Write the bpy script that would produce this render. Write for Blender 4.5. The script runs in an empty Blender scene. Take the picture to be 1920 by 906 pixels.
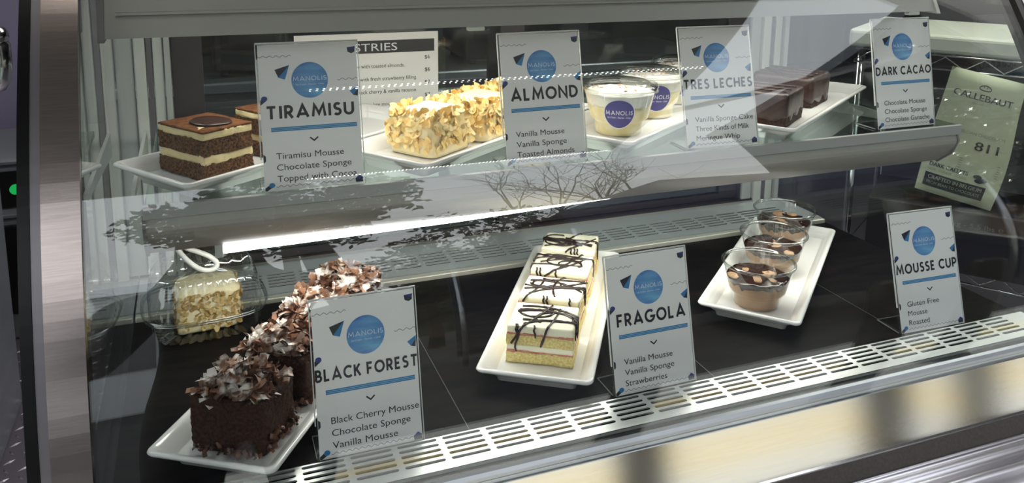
import bpy, bmesh, math, random
from mathutils import Vector, Matrix, noise, Euler
scene = bpy.context.scene
PI = math.pi
S = 1.2                 # top of the middle glass shelf above the floor
D = S - 0.2327          # lower deck
rnd = random.Random(7)

# ------------------------------------------------------------ camera
cam_d = bpy.data.cameras.new('camera'); cam = bpy.data.objects.new('camera', cam_d)
scene.collection.objects.link(cam); scene.camera = cam
Rm = ((0.93362918, 0.05397122, -0.35415204), (-0.35806609, 0.17146985, -0.91781630), (0.01119073, 0.98370992, 0.17941451))
cam.matrix_world = Matrix(((Rm[0][0], Rm[0][1], Rm[0][2], 0.0462826), (Rm[1][0], Rm[1][1], Rm[1][2], -0.8277888),
                           (Rm[2][0], Rm[2][1], Rm[2][2], S + 0.2682831), (0, 0, 0, 1)))
cam_d.sensor_width = 36; cam_d.lens = 1554.936 / 1920 * 36
cam_d.shift_y = -(453 - 144.177) / 1920
cam_d.clip_start = 0.02

# ------------------------------------------------------------ look
vs = scene.view_settings
vs.view_transform = 'Standard'; vs.look = 'None'; vs.gamma = 1; vs.use_curve_mapping = False
vs.exposure = 0.12
try:
    scene.cycles.max_bounces = 12; scene.cycles.transparent_max_bounces = 24
    scene.cycles.glossy_bounces = 6; scene.cycles.caustics_reflective = False; scene.cycles.caustics_refractive = False
except Exception: pass

# ------------------------------------------------------------ sky
world = bpy.data.worlds.new('sky'); scene.world = world; world.use_nodes = True
wn, wl = world.node_tree.nodes, world.node_tree.links
bg = wn['Background']; bg.inputs['Strength'].default_value = 2.85
tc = wn.new('ShaderNodeTexCoord'); sx = wn.new('ShaderNodeSeparateXYZ'); cr = wn.new('ShaderNodeValToRGB')
wl.new(tc.outputs['Generated'], sx.inputs[0]); wl.new(sx.outputs['Z'], cr.inputs[0]); wl.new(cr.outputs[0], bg.inputs['Color'])
cr.color_ramp.elements[0].position = 0.0; cr.color_ramp.elements[0].color = (0.84, 0.84, 0.83, 1)
cr.color_ramp.elements[1].position = 0.9; cr.color_ramp.elements[1].color = (0.66, 0.73, 0.82, 1)

sun_d = bpy.data.lights.new('sun', 'SUN'); sun_d.energy = 1.25; sun_d.angle = math.radians(12); sun_d.color = (1.0, 0.95, 0.86)
sun = bpy.data.objects.new('sun', sun_d); scene.collection.objects.link(sun); sun.rotation_euler = (math.radians(22), 0, math.radians(-14))
def area_light(name, loc, sx_, sy_, power, color, rot=(0, 0, 0)):
    l = bpy.data.lights.new(name, 'AREA'); l.shape = 'RECTANGLE'; l.size = sx_; l.size_y = sy_; l.energy = power; l.color = color
    o = bpy.data.objects.new(name, l); o.location = loc; o.rotation_euler = rot
    scene.collection.objects.link(o); return o
UPPER_LED, SHELF_LED, KITCHEN = 1.5, 1.35, 17.0
area_light('canopy_lamp_light', (0.50, 0.085, S + 0.160), 0.90, 0.03, UPPER_LED, (1.0, 0.96, 0.86), (math.radians(14), 0, 0))
area_light('shelf_lamp_light', (0.50, 0.062, S - 0.072), 0.92, 0.02, SHELF_LED, (1.0, 0.97, 0.88), (math.radians(8), 0, 0))
area_light('side_fill_light', (-0.9, 0.9, 2.50), 0.8, 0.5, 16.0, (0.95, 0.95, 1.0))  # added fill without a fixture, lifts the cabinet left of the post
area_light('rack_fill_light', (2.3, 0.35, 2.50), 0.8, 0.3, 36.0, (1.0, 0.97, 0.90))  # added fill without a fixture, brightens the rack and the pouch
area_light('kitchen_fill_light', (0.8, 1.9, 2.50), 1.6, 0.5, KITCHEN, (1.0, 0.97, 0.90))  # added fill without a fixture, lights the kitchen behind the doors

# ------------------------------------------------------------ materials
def mat(name, col, rough=0.5, metal=0.0, spec=0.5, col2=None, nscale=40, ndetail=4, nlo=0.35, nhi=0.65, bump=0.0, bscale=200, coat=0.0,
        stretch=None, sss=0.0, emit=None, estr=0.0, island=False, trans=0.0):
    m = bpy.data.materials.new(name); m.use_nodes = True
    n, l = m.node_tree.nodes, m.node_tree.links; p = n['Principled BSDF']
    p.inputs['Base Color'].default_value = (*col, 1); p.inputs['Roughness'].default_value = rough; p.inputs['Metallic'].default_value = metal
    p.inputs['Specular IOR Level'].default_value = spec; p.inputs['Coat Weight'].default_value = coat
    if trans: p.inputs['Transmission Weight'].default_value = trans
    if sss: p.inputs['Subsurface Weight'].default_value = sss; p.inputs['Subsurface Radius'].default_value = (0.006, 0.004, 0.003); p.inputs['Subsurface Scale'].default_value = 1.0
    if emit: p.inputs['Emission Color'].default_value = (*emit, 1); p.inputs['Emission Strength'].default_value = estr
    t = n.new('ShaderNodeTexCoord'); vec = t.outputs['Object']
    if stretch:
        mp = n.new('ShaderNodeMapping'); mp.inputs['Scale'].default_value = stretch; l.new(vec, mp.inputs[0]); vec = mp.outputs[0]
    if col2:
        r = n.new('ShaderNodeValToRGB'); r.color_ramp.elements[0].color = (*col, 1); r.color_ramp.elements[1].color = (*col2, 1)
        if island:
            g = n.new('ShaderNodeNewGeometry'); l.new(g.outputs['Random Per Island'], r.inputs[0])
        else:
            nz = n.new('ShaderNodeTexNoise'); nz.inputs['Scale'].default_value = nscale; nz.inputs['Detail'].default_value = ndetail
            l.new(vec, nz.inputs['Vector']); l.new(nz.outputs['Fac'], r.inputs[0])
            r.color_ramp.elements[0].position = nlo; r.color_ramp.elements[1].position = nhi
        l.new(r.outputs[0], p.inputs['Base Color'])
    if bump:
        nb = n.new('ShaderNodeTexNoise'); nb.inputs['Scale'].default_value = bscale; nb.inputs['Detail'].default_value = 6
        b = n.new('ShaderNodeBump'); b.inputs['Strength'].default_value = bump; b.inputs['Distance'].default_value = 0.002
        l.new(vec, nb.inputs['Vector']); l.new(nb.outputs['Fac'], b.inputs['Height']); l.new(b.outputs[0], p.inputs['Normal'])
    return m

def pane_mat(name, tint, f0=0.04, rough=0.0, refl=(1, 1, 1)):
    """clear sheet: straight-through transmission plus a mirror whose share follows the viewing angle (Schlick)"""
    m = bpy.data.materials.new(name); m.use_nodes = True
    n, l = m.node_tree.nodes, m.node_tree.links
    n.remove(n['Principled BSDF']); out = n['Material Output']
    lw = n.new('ShaderNodeLayerWeight'); lw.inputs['Blend'].default_value = 0.5
    pw = n.new('ShaderNodeMath'); pw.operation = 'POWER'; pw.inputs[1].default_value = 5
    ml = n.new('ShaderNodeMath'); ml.operation = 'MULTIPLY_ADD'; ml.inputs[1].default_value = 1 - f0; ml.inputs[2].default_value = f0
    l.new(lw.outputs['Facing'], pw.inputs[0]); l.new(pw.outputs[0], ml.inputs[0])
    tr = n.new('ShaderNodeBsdfTransparent'); tr.inputs[0].default_value = (*tint, 1)
    gl = n.new('ShaderNodeBsdfGlossy'); gl.inputs['Color'].default_value = (*refl, 1); gl.inputs['Roughness'].default_value = rough
    mx = n.new('ShaderNodeMixShader'); l.new(ml.outputs[0], mx.inputs[0]); l.new(tr.outputs[0], mx.inputs[1]); l.new(gl.outputs[0], mx.inputs[2])
    l.new(mx.outputs[0], out.inputs[0]); return m

def emis(name, col, st):
    m = bpy.data.materials.new(name); m.use_nodes = True
    n, l = m.node_tree.nodes, m.node_tree.links; n.remove(n['Principled BSDF'])
    e = n.new('ShaderNodeEmission'); e.inputs[0].default_value = (*col, 1); e.inputs[1].default_value = st
    l.new(e.outputs[0], n['Material Output'].inputs[0]); return m

M = {}
M['glass'] = pane_mat('case_glass', (0.97, 0.985, 0.975), 0.052)
M['end_glass'] = pane_mat('end_glass', (0.90, 0.93, 0.92), 0.05)
M['door_glass'] = pane_mat('door_glass', (0.50, 0.54, 0.53), 0.022)
M['shelf_glass'] = pane_mat('shelf_glass', (0.86, 0.93, 0.90), 0.05)
M['shelf_edge'] = mat('shelf_edge', (0.30, 0.38, 0.35), 0.25)
M['acrylic'] = pane_mat('acrylic', (0.97, 0.98, 0.98), 0.045)
M['acrylic_glint'] = mat('acrylic_glint', (0.62, 0.63, 0.63), 0.2)  # whitish opaque colour paints the highlights along the clear acrylic edges
M['foot_edge'] = mat('acrylic_foot_edge', (0.20, 0.21, 0.21), 0.25)
M['clear_plastic'] = pane_mat('clear_plastic', (0.945, 0.95, 0.945), 0.11, 0.03)
M['clear_thin'] = pane_mat('clear_thin', (0.95, 0.96, 0.955), 0.07, 0.05)
M['plastic_rim'] = pane_mat('plastic_rim', (0.80, 0.82, 0.81), 0.14, 0.06)
M['steel'] = mat('brushed_steel', (0.31, 0.268, 0.250), 0.20, 1.0, col2=(0.275, 0.237, 0.222), nscale=60, stretch=(0.6, 0.6, 14), bump=0.015, bscale=300)
M['steel_x'] = mat('brushed_steel_panel', (0.68, 0.67, 0.63), 0.115, 1.0, col2=(0.65, 0.64, 0.60), nscale=40, stretch=(0.5, 10, 10), bump=0.012, bscale=200)
M['alu'] = mat('aluminium', (0.58, 0.60, 0.64), 0.35, 0.9)
M['alu_dark'] = mat('aluminium_shadow_gap', (0.008, 0.008, 0.009), 0.9, 0, 0.0)
M['grille'] = mat('grille_metal', (0.72, 0.74, 0.72), 0.38, 0.75, col2=(0.66, 0.68, 0.67), nscale=30, stretch=(0.4, 6, 6))
M['grille_rear'] = mat('rear_grille_metal', (0.55, 0.58, 0.60), 0.42, 0.6, col2=(0.50, 0.53, 0.55), nscale=20)
M['lip'] = mat('grille_lip', (0.58, 0.57, 0.50), 0.4, 0.5)
M['deck'] = mat('deck', (0.004, 0.004, 0.004), 0.48, 0, 0.04, col2=(0.010, 0.008, 0.007), nscale=18, stretch=(1, 5, 1), bump=0.04, bscale=120)
M['joint'] = mat('deck_joint', (0.05, 0.05, 0.05), 0.4)
M['housing'] = mat('light_housing', (0.36, 0.34, 0.31), 0.42, 0.3)
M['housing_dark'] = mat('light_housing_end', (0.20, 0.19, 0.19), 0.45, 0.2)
M['rail'] = mat('price_rail', (0.42, 0.42, 0.41), 0.35, 0.3)
M['white_frame'] = mat('white_frame', (0.52, 0.54, 0.50), 0.4)
M['white_frame2'] = mat('pale_frame', (0.38, 0.40, 0.38), 0.45)
M['dark_frame'] = mat('dark_frame', (0.020, 0.014, 0.016), 0.4)
M['rubber'] = mat('black_rubber', (0.004, 0.004, 0.004), 0.3, 0, 0.18)
M['trim_grey'] = mat('grey_trim', (0.16, 0.15, 0.16), 0.35, 0.6)
M['brown_strip'] = mat('brown_strip', (0.045, 0.035, 0.030), 0.6, col2=(0.06, 0.048, 0.04), nscale=300, bump=0.1, bscale=500)
M['ledge'] = mat('steel_ledge', (0.60, 0.57, 0.60), 0.28, 0.95)
M['porcelain'] = mat('white_porcelain', (0.80, 0.79, 0.77), 0.16, 0, 0.5, coat=0.3)
M['paper'] = mat('white_card', (0.80, 0.785, 0.765), 0.55)
M['ink'] = mat('black_ink', (0.018, 0.018, 0.022), 0.5)
M['grey_ink'] = mat('grey_ink', (0.13, 0.13, 0.14), 0.5)
M['p_blue'] = mat('print_blue', (0.035, 0.19, 0.42), 0.5)
M['p_sky'] = mat('print_light_blue', (0.20, 0.46, 0.66), 0.5)
M['p_navy'] = mat('print_navy', (0.03, 0.045, 0.20), 0.5)
M['p_char'] = mat('print_charcoal', (0.022, 0.024, 0.034), 0.5)
M['p_white'] = mat('print_white', (0.62, 0.68, 0.78), 0.5)
M['water'] = mat('watercolour_blue', (0.05, 0.13, 0.42), 0.55, col2=(0.17, 0.42, 0.66), nscale=26, ndetail=5, nlo=0.36, nhi=0.62, stretch=(0.6, 1, 2.2))
M['label'] = mat('sticker_purple', (0.052, 0.045, 0.22), 0.45)
M['label_white'] = mat('sticker_white', (0.75, 0.75, 0.80), 0.45)
M['sponge_choc'] = mat('soaked_sponge', (0.030, 0.012, 0.005), 0.85, 0, 0.2, col2=(0.20, 0.095, 0.038), nscale=420, ndetail=6, nlo=0.38, nhi=0.68, bump=0.9, bscale=520)
M['sponge_dark'] = mat('dark_chocolate_sponge', (0.018, 0.008, 0.005), 0.8, 0, 0.25, col2=(0.075, 0.032, 0.018), nscale=320, ndetail=6, nlo=0.35, nhi=0.75, bump=0.9, bscale=420)
M['sponge_pale'] = mat('vanilla_sponge', (0.66, 0.50, 0.15), 0.85, 0, 0.2, col2=(0.86, 0.74, 0.36), nscale=380, ndetail=6, nlo=0.35, nhi=0.62, bump=0.9, bscale=520)
M['cream_mousse'] = mat('mascarpone_cream', (0.70, 0.57, 0.30), 0.55, 0, 0.35, col2=(0.74, 0.62, 0.36), nscale=90, bump=0.5, bscale=160)
M['cocoa'] = mat('cocoa_dust', (0.070, 0.026, 0.009), 0.9, 0, 0.1, col2=(0.165, 0.066, 0.024), nscale=160, ndetail=6, bump=0.3, bscale=500)
M['choc_disc'] = mat('chocolate_disc', (0.035, 0.014, 0.009), 0.28, 0, 0.5)
M['almond_cream'] = mat('vanilla_mousse_cream', (0.86, 0.74, 0.44), 0.5, 0, 0.35, col2=(0.90, 0.80, 0.54), nscale=40, bump=0.2, bscale=120)
M['almond'] = mat('almond_flake', (0.84, 0.54, 0.18), 0.5, 0, 0.35, col2=(0.90, 0.76, 0.40), island=True)
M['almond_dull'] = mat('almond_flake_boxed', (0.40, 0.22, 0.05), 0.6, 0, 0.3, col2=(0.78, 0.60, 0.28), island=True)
M['white_icing'] = mat('white_mousse_top', (0.84, 0.80, 0.60), 0.45, 0, 0.4, col2=(0.87, 0.83, 0.65), nscale=30)
M['jam'] = mat('strawberry_layer', (0.50, 0.13, 0.11), 0.5, 0, 0.4, col2=(0.64, 0.26, 0.19), nscale=180, bump=0.4, bscale=300)
M['drizzle'] = mat('chocolate_drizzle', (0.022, 0.010, 0.009), 0.25, 0, 0.5)
M['mousse'] = mat('chocolate_mousse', (0.33, 0.19, 0.10), 0.55, 0, 0.35, col2=(0.38, 0.23, 0.13), nscale=60)
M['choc_sauce'] = mat('dark_chocolate_sauce', (0.018, 0.008, 0.006), 0.13, 0, 0.5, col2=(0.035, 0.015, 0.010), nscale=70)
M['custard'] = mat('milk_soaked_sponge', (0.80, 0.66, 0.30), 0.6, 0, 0.3, col2=(0.86, 0.78, 0.50), nscale=60, nlo=0.4, nhi=0.6)
M['whip'] = mat('whipped_cream', (0.84, 0.82, 0.76), 0.5, bump=0.3, bscale=90)
M['crumb'] = mat('crumb_topping', (0.16, 0.06, 0.03), 0.7, col2=(0.62, 0.42, 0.28), island=True)
M['ganache'] = mat('chocolate_ganache', (0.024, 0.010, 0.008), 0.36, 0, 0.45, col2=(0.040, 0.017, 0.013), nscale=50, bump=0.25, bscale=60)
M['shaving'] = mat('chocolate_shaving', (0.055, 0.020, 0.010), 0.35, 0, 0.5, col2=(0.16, 0.065, 0.035), island=True)
M['bag_green'] = mat('pale_green_pouch', (0.62, 0.66, 0.46), 0.45, col2=(0.66, 0.70, 0.50), nscale=8)
M['bag_dark'] = mat('dark_carton', (0.022, 0.018, 0.018), 0.5)
M['text_dim'] = mat('carton_print', (0.20, 0.20, 0.19), 0.5)
M['bag_text'] = mat('pouch_print', (0.02, 0.02, 0.022), 0.5)
M['bag_text2'] = mat('pouch_print_pale', (0.28, 0.31, 0.21), 0.5)
M['bag_pale'] = mat('pouch_print_light', (0.40, 0.43, 0.30), 0.5)
M['chrome'] = mat('chrome', (0.75, 0.75, 0.75), 0.15, 1.0)
M['board'] = mat('white_board', (0.55, 0.56, 0.48), 0.45)
M['plate_floor'] = mat('checker_plate', (0.42, 0.38, 0.45), 0.35, 0.8)
M['kwall'] = mat('kitchen_wall', (0.24, 0.27, 0.26), 0.6, col2=(0.19, 0.22, 0.21), nscale=1.2)
M['kdark'] = mat('kitchen_dark', (0.035, 0.036, 0.042), 0.5)
M['kmid'] = mat('kitchen_grey', (0.16, 0.17, 0.18), 0.45)
M['lilac'] = mat('lilac_wall', (0.20, 0.18, 0.27), 0.6)
M['kred'] = mat('red_plastic', (0.12, 0.012, 0.015), 0.5)
M['cabinet'] = mat('grey_cabinet', (0.30, 0.32, 0.36), 0.4, 0.4, col2=(0.25, 0.27, 0.31), nscale=5, stretch=(1, 1, 3))
M['hatch'] = mat('hatch_underside', (0.20, 0.20, 0.20), 0.6)
M['bark'] = mat('bark', (0.06, 0.045, 0.035), 0.9)
M['leaf'] = mat('leaf', (0.012, 0.020, 0.008), 0.7, col2=(0.03, 0.045, 0.015), island=True)
M['yellow_paint'] = mat('yellow_curb_paint', (0.86, 0.62, 0.20), 0.6)
M['concrete'] = mat('concrete', (0.66, 0.64, 0.58), 0.85, col2=(0.72, 0.70, 0.64), nscale=4)
M['asphalt'] = mat('asphalt', (0.030, 0.030, 0.032), 0.9, col2=(0.042, 0.042, 0.045), nscale=8)
M['navy'] = mat('navy_canvas', (0.006, 0.012, 0.05), 0.7)
M['ext_white'] = mat('white_siding', (0.80, 0.82, 0.84), 0.6)
M['ext_dark'] = mat('dark_siding', (0.02, 0.02, 0.022), 0.7)
M['cloth'] = mat('dark_cloth', (0.010, 0.011, 0.016), 0.9)
M['skin'] = mat('skin', (0.30, 0.17, 0.11), 0.6)
M['hair'] = mat('dark_hair', (0.01, 0.008, 0.007), 0.6)
M['phone'] = mat('black_phone', (0.01, 0.01, 0.01), 0.25)
M['cable'] = mat('white_cable', (0.55, 0.55, 0.52), 0.4)
M['led'] = emis('led_tube', (1.0, 0.98, 0.97), 14.0)
M['canopy_led'] = emis('canopy_led_tube', (1.0, 0.97, 0.90), 3.5)
M['diode'] = emis('led_diode', (1.0, 0.99, 0.95), 24.0)
M['rail_led'] = emis('rail_light', (1.0, 0.98, 0.90), 7.0)
M['green_led'] = emis('green_indicator', (0.02, 0.55, 0.12), 0.6)

# sugar-dusted shavings: icing sugar sits where the curls face up
def dusted():
    m = bpy.data.materials.new('sugar_dusted_shaving'); m.use_nodes = True
    n, l = m.node_tree.nodes, m.node_tree.links; p = n['Principled BSDF']; p.inputs['Roughness'].default_value = 0.5
    g = n.new('ShaderNodeNewGeometry'); r = n.new('ShaderNodeValToRGB')
    r.color_ramp.elements[0].color = (0.085, 0.034, 0.018, 1); r.color_ramp.elements[1].color = (0.30, 0.145, 0.085, 1)
    l.new(g.outputs['Random Per Island'], r.inputs[0])
    t = n.new('ShaderNodeTexCoord'); nz = n.new('ShaderNodeTexNoise'); nz.inputs['Scale'].default_value = 55; nz.inputs['Detail'].default_value = 9
    l.new(t.outputs['Object'], nz.inputs['Vector'])
    r2 = n.new('ShaderNodeValToRGB'); r2.color_ramp.elements[0].position = 0.50; r2.color_ramp.elements[1].position = 0.60
    l.new(nz.outputs['Fac'], r2.inputs[0])
    mx = n.new('ShaderNodeMix'); mx.data_type = 'RGBA'; mx.inputs['B'].default_value = (0.80, 0.74, 0.68, 1)
    l.new(r2.outputs[0], mx.inputs['Factor']); l.new(r.outputs[0], mx.inputs['A']); l.new(mx.outputs['Result'], p.inputs['Base Color'])
    return m
M['dusted'] = dusted()

# ------------------------------------------------------------ mesh helper
class MB:
    def __init__(s): s.v = []; s.f = []; s.m = []; s.sm = []
    def add(s, vs_, fs, mi=0, smooth=False):
        b = len(s.v); s.v += [tuple(p) for p in vs_]
        for f in fs: s.f.append([i + b for i in f]); s.m.append(mi); s.sm.append(smooth)
        return s
    def box(s, x0, x1, y0, y1, z0, z1, mi=0, bev=0.0, seg=2):
        if bev <= 0:
            v = [(x0, y0, z0), (x1, y0, z0), (x1, y1, z0), (x0, y1, z0), (x0, y0, z1), (x1, y0, z1), (x1, y1, z1), (x0, y1, z1)]
            return s.add(v, [(3, 2, 1, 0), (4, 5, 6, 7), (0, 1, 5, 4), (1, 2, 6, 5), (2, 3, 7, 6), (3, 0, 4, 7)], mi)
        bm = bmesh.new(); bmesh.ops.create_cube(bm, size=1)
        for v in bm.verts: v.co = Vector(((x0 + x1) / 2 + v.co.x * (x1 - x0), (y0 + y1) / 2 + v.co.y * (y1 - y0), (z0 + z1) / 2 + v.co.z * (z1 - z0)))
        bmesh.ops.bevel(bm, geom=list(bm.edges), offset=bev, segments=seg, affect='EDGES', profile=0.5)
        return s.bm(bm, mi, False)
    def bm(s, bm, mi=0, smooth=True):
        bm.verts.index_update(); vs_ = [v.co.copy() for v in bm.verts]; fs = [[v.index for v in f.verts] for f in bm.faces]
        s.add(vs_, fs, mi, smooth); bm.free(); return s
    def loft(s, rings, mi=0, smooth=True, cap=(True, True), closed=True):
        n = len(rings[0]); v = [p for r in rings for p in r]; f = []
        for i in range(len(rings) - 1):
            for j in range(n if closed else n - 1):
                k = (j + 1) % n; f.append((i * n + j, i * n + k, (i + 1) * n + k, (i + 1) * n + j))
        if cap[0]: f.append(tuple(reversed(range(n))))
        if cap[1]: f.append(tuple((len(rings) - 1) * n + j for j in range(n)))
        return s.add(v, f, mi, smooth)
    def lathe(s, prof, n=48, mi=0, smooth=True, cap=(False, False), c=(0, 0, 0), rib=None):
        rings = []
        for (r, z) in prof:
            rings.append([(c[0] + (r + (rib(a, r, z) if rib else 0)) * math.cos(a), c[1] + (r + (rib(a, r, z) if rib else 0)) * math.sin(a), c[2] + z) for a in [2 * PI * i / n for i in range(n)]])
        return s.loft(rings, mi, smooth, cap)
    def tube(s, pts, r, n=8, mi=0, smooth=True, cap=True):
        pts = [Vector(p) for p in pts]; rings = []; up = Vector((0, 0, 1)); prev = None
        for i, p in enumerate(pts):
            t = (pts[min(i + 1, len(pts) - 1)] - pts[max(i - 1, 0)]).normalized()
            a = prev - t * prev.dot(t) if prev is not None else t.cross(up if abs(t.z) < 0.9 else Vector((1, 0, 0)))
            if a.length < 1e-6: a = t.orthogonal()
            a.normalize(); prev = a; b = t.cross(a); rr = r[i] if isinstance(r, (list, tuple)) else r
            rings.append([p + (a * math.cos(q) + b * math.sin(q)) * rr for q in [2 * PI * k / n for k in range(n)]])
        return s.loft(rings, mi, smooth, (cap, cap))
    def poly(s, pts, mi=0): return s.add(pts, [tuple(range(len(pts)))], mi)
    def build(s, name, mats, parent=None, loc=None, rot=None, bev=0, merge=False):
        me = bpy.data.meshes.new(name); me.from_pydata(s.v, [], s.f)
        for m_ in (mats if isinstance(mats, (list, tuple)) else [mats]): me.materials.append(m_)
        me.polygons.foreach_set('material_index', s.m); me.polygons.foreach_set('use_smooth', s.sm); me.update()
        o = bpy.data.objects.new(name, me); scene.collection.objects.link(o)
        if parent: o.parent = parent
        if loc: o.location = loc
        if rot: o.rotation_euler = rot
        return o

def tag(o, label=None, cat=None, group=None, kind=None):
    if label: o['label'] = label
    if cat: o['category'] = cat
    if group: o['group'] = group
    if kind: o['kind'] = kind
    return o
def empty(name, loc=(0, 0, 0), rz=0.0, label=None, cat=None, group=None):
    o = bpy.data.objects.new(name, None); o.empty_display_size = 0.02; scene.collection.objects.link(o)
    o.location = loc; o.rotation_euler = (0, 0, rz); return tag(o, label, cat, group)
def copy_tree(o, parent=None):
    c = o.copy(); scene.collection.objects.link(c); c.parent = parent
    for ch in list(o.children): copy_tree(ch, c)
    return c

def text_mesh(body, size, cond=1.0, bold=0.0, align='LEFT', shear=0.0, space=1.0):
    """flat text as (verts2d, faces); baseline at y=0"""
    cu = bpy.data.curves.new('t', 'FONT'); cu.body = body; cu.size = size; cu.offset = bold; cu.shear = shear; cu.space_character = space
    cu.resolution_u = 3
    ob = bpy.data.objects.new('t', cu); scene.collection.objects.link(ob)
    dg = bpy.context.evaluated_depsgraph_get(); dg.update()
    ev = ob.evaluated_get(dg); me = ev.to_mesh()
    v = [(p.co.x * cond, p.co.y) for p in me.vertices]; f = [list(p.vertices) for p in me.polygons]
    ev.to_mesh_clear(); bpy.data.objects.remove(ob); bpy.data.curves.remove(cu)
    if v:
        x0 = min(p[0] for p in v); x1 = max(p[0] for p in v)
        dx = -x0 if align == 'LEFT' else (-(x0 + x1) / 2 if align == 'CENTER' else -x1)
        v = [(p[0] + dx, p[1]) for p in v]
    return v, f
def fit_text(body, size, width=None, bold=0.0, align='LEFT', shear=0.0):
    v, f = text_mesh(body, size, 1.0, bold, align, shear)
    if width and v:
        w = max(p[0] for p in v) - min(p[0] for p in v)
        v = [(p[0] * width / w, p[1]) for p in v]
    return v, f

# geometric stroke capitals (cap height 1)
def arc(cx, cy, rx, ry, a0, a1, n=14):
    return [(cx + rx * math.cos(math.radians(a0 + (a1 - a0) * i / n)), cy + ry * math.sin(math.radians(a0 + (a1 - a0) * i / n))) for i in range(n + 1)]
GL = {
 'T': (.66, [[(0, .93), (.66, .93)], [(.33, .93), (.33, 0)]]), 'I': (.0, [[(0, 1), (0, 0)]]), 'L': (.44, [[(0, 1), (0, .07), (.44, .07)]]),
 'R': (.52, [[(0, 0), (0, .93), (.22, .93)] + arc(.22, .68, .25, .25, 90, -90) + [(0, .43)], [(.22, .43), (.52, 0)]]),
 'A': (.82, [[(0, 0), (.41, .96), (.82, 0)], [(.16, .27), (.66, .27)]]),
 'M': (.94, [[(0, 0), (.12, .94), (.47, .22), (.82, .94), (.94, 0)]]),
 'S': (.46, [arc(.24, .72, .21, .21, 35, 250) + arc(.22, .28, .24, .22, 80, -145)]),
 'U': (.62, [[(0, 1), (0, .36)] + arc(.31, .36, .31, .30, 180, 360) + [(.62, 1)]]),
 'O': (.88, [arc(.44, .5, .44, .44, 90, 450, 28)]), 'N': (.68, [[(0, 0), (0, .95), (.68, .05), (.68, 1)]]),
 'D': (.66, [[(0, .07), (0, .93), (.22, .93)] + arc(.22, .5, .44, .43, 90, -90, 18) + [(0, .07)]]),
 'E': (.44, [[(.44, .93), (0, .93), (0, .07), (.44, .07)], [(0, .5), (.38, .5)]]), 'F': (.44, [[(.46, .93), (0, .93), (0, 0)], [(0, .48), (.40, .48)]]),
 'C': (.70, [arc(.44, .5, .44, .44, 48, 312, 22)]), 'H': (.62, [[(0, 1), (0, 0)], [(.62, 1), (.62, 0)], [(0, .5), (.62, .5)]]),
 'K': (.54, [[(0, 1), (0, 0)], [(.52, 1), (.03, .45)], [(.16, .60), (.56, 0)]]),
 'B': (.50, [[(0, .07), (0, .93), (.20, .93)] + arc(.20, .715, .22, .215, 90, -90) + [(0, .50)], [(.2, .50)] + arc(.24, .285, .26, .215, 90, -90) + [(0, .07)]]),
 'G': (.84, [arc(.44, .5, .44, .44, 48, 352, 24) + [(.46, .45)]]),
 'P': (.50, [[(0, 0), (0, .93), (.22, .93)] + arc(.22, .67, .27, .26, 90, -90) + [(0, .41)]]),
}
def strip(pts, w):
    """polyline -> mitred flat strip"""
    n = len(pts); L = []; Rr = []
    for i in range(n):
        p = Vector(pts[i]); d0 = (p - Vector(pts[i - 1])) if i > 0 else None; d1 = (Vector(pts[i + 1]) - p) if i < n - 1 else None
        if d0 is not None and d0.length < 1e-6: d0 = d1
        if d1 is not None and d1.length < 1e-6: d1 = d0
        d0 = (d0 or d1).normalized(); d1 = (d1 or d0).normalized()
        n0 = Vector((-d0.y, d0.x)); n1 = Vector((-d1.y, d1.x)); m_ = n0 + n1
        if m_.length < 0.2: m_ = n0
        m_.normalize(); k = w / 2 / max(m_.dot(n0), 0.42)
        L.append(p + m_ * k); Rr.append(p - m_ * k)
    v = [tuple(q) for q in L + Rr]; f = [(i, n + i, n + i + 1, i + 1) for i in range(n - 1)]
    return v, f
def stroke_text(body, cap, width=None, wgt=0.17, gap=0.20, word=0.42):
    x = 0; V = []; F = []
    for ch in body:
        if ch == ' ': x += word; continue
        w, st = GL[ch]
        for pl in st:
            v, f = strip([(px + x, py) for px, py in pl], wgt); b = len(V); V += v; F += [tuple(i + b for i in q) for q in f]
        x += w + gap + wgt * 0.8
    x0 = min(p[0] for p in V); x1 = max(p[0] for p in V); sx_ = width / (x1 - x0) if width else cap
    return [((p[0] - x0) * sx_, p[1] * cap) for p in V], F

# ------------------------------------------------------------ setting
G0 = -0.12             # pavement outside, a step below the trailer floor
def struct(o): o['kind'] = 'structure'; return o
b = MB(); b.box(-6, 7, -0.35, 6.5, -0.10, 0.0)
struct(b.build('floor', M['plate_floor']))
# raised lozenges of the checker plate, where the floor is in view beside the case
b = MB()
for i in range(30):
    for j in range(34):
        cx = -1.25 + i * 0.042; cy = 1.2 + j * 0.042; a = math.radians(35 if (i + j) % 2 else -55)
        ux, uy = math.cos(a), math.sin(a); L_, W_ = 0.017, 0.0055
        pts = [(cx + ux * L_, cy + uy * L_, 0.0005), (cx - uy * W_, cy + ux * W_, 0.0005), (cx - ux * L_, cy - uy * L_, 0.0005), (cx + uy * W_, cy - ux * W_, 0.0005), (cx, cy, 0.004)]
        b.add(pts, [(0, 1, 4), (1, 2, 4), (2, 3, 4), (3, 0, 4)])
struct(b.build('floor_tread_pattern', M['plate_floor']))['kind'] = 'structure'
b = MB(); b.box(-6, 7, 6.5, 6.6, 0, 2.6); struct(b.build('wall_back', M['kwall']))
b = MB(); b.box(6.9, 7.0, -0.30, 6.5, 0, 2.6); struct(b.build('wall_right', M['kdark']))
b = MB(); b.box(-6.0, -5.9, -0.30, 6.5, 0, 2.6); struct(b.build('wall_left', M['lilac']))
b = MB(); b.box(-6, 7, -0.30, 6.6, 2.6, 2.68); struct(b.build('ceiling', M['kmid']))
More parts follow.
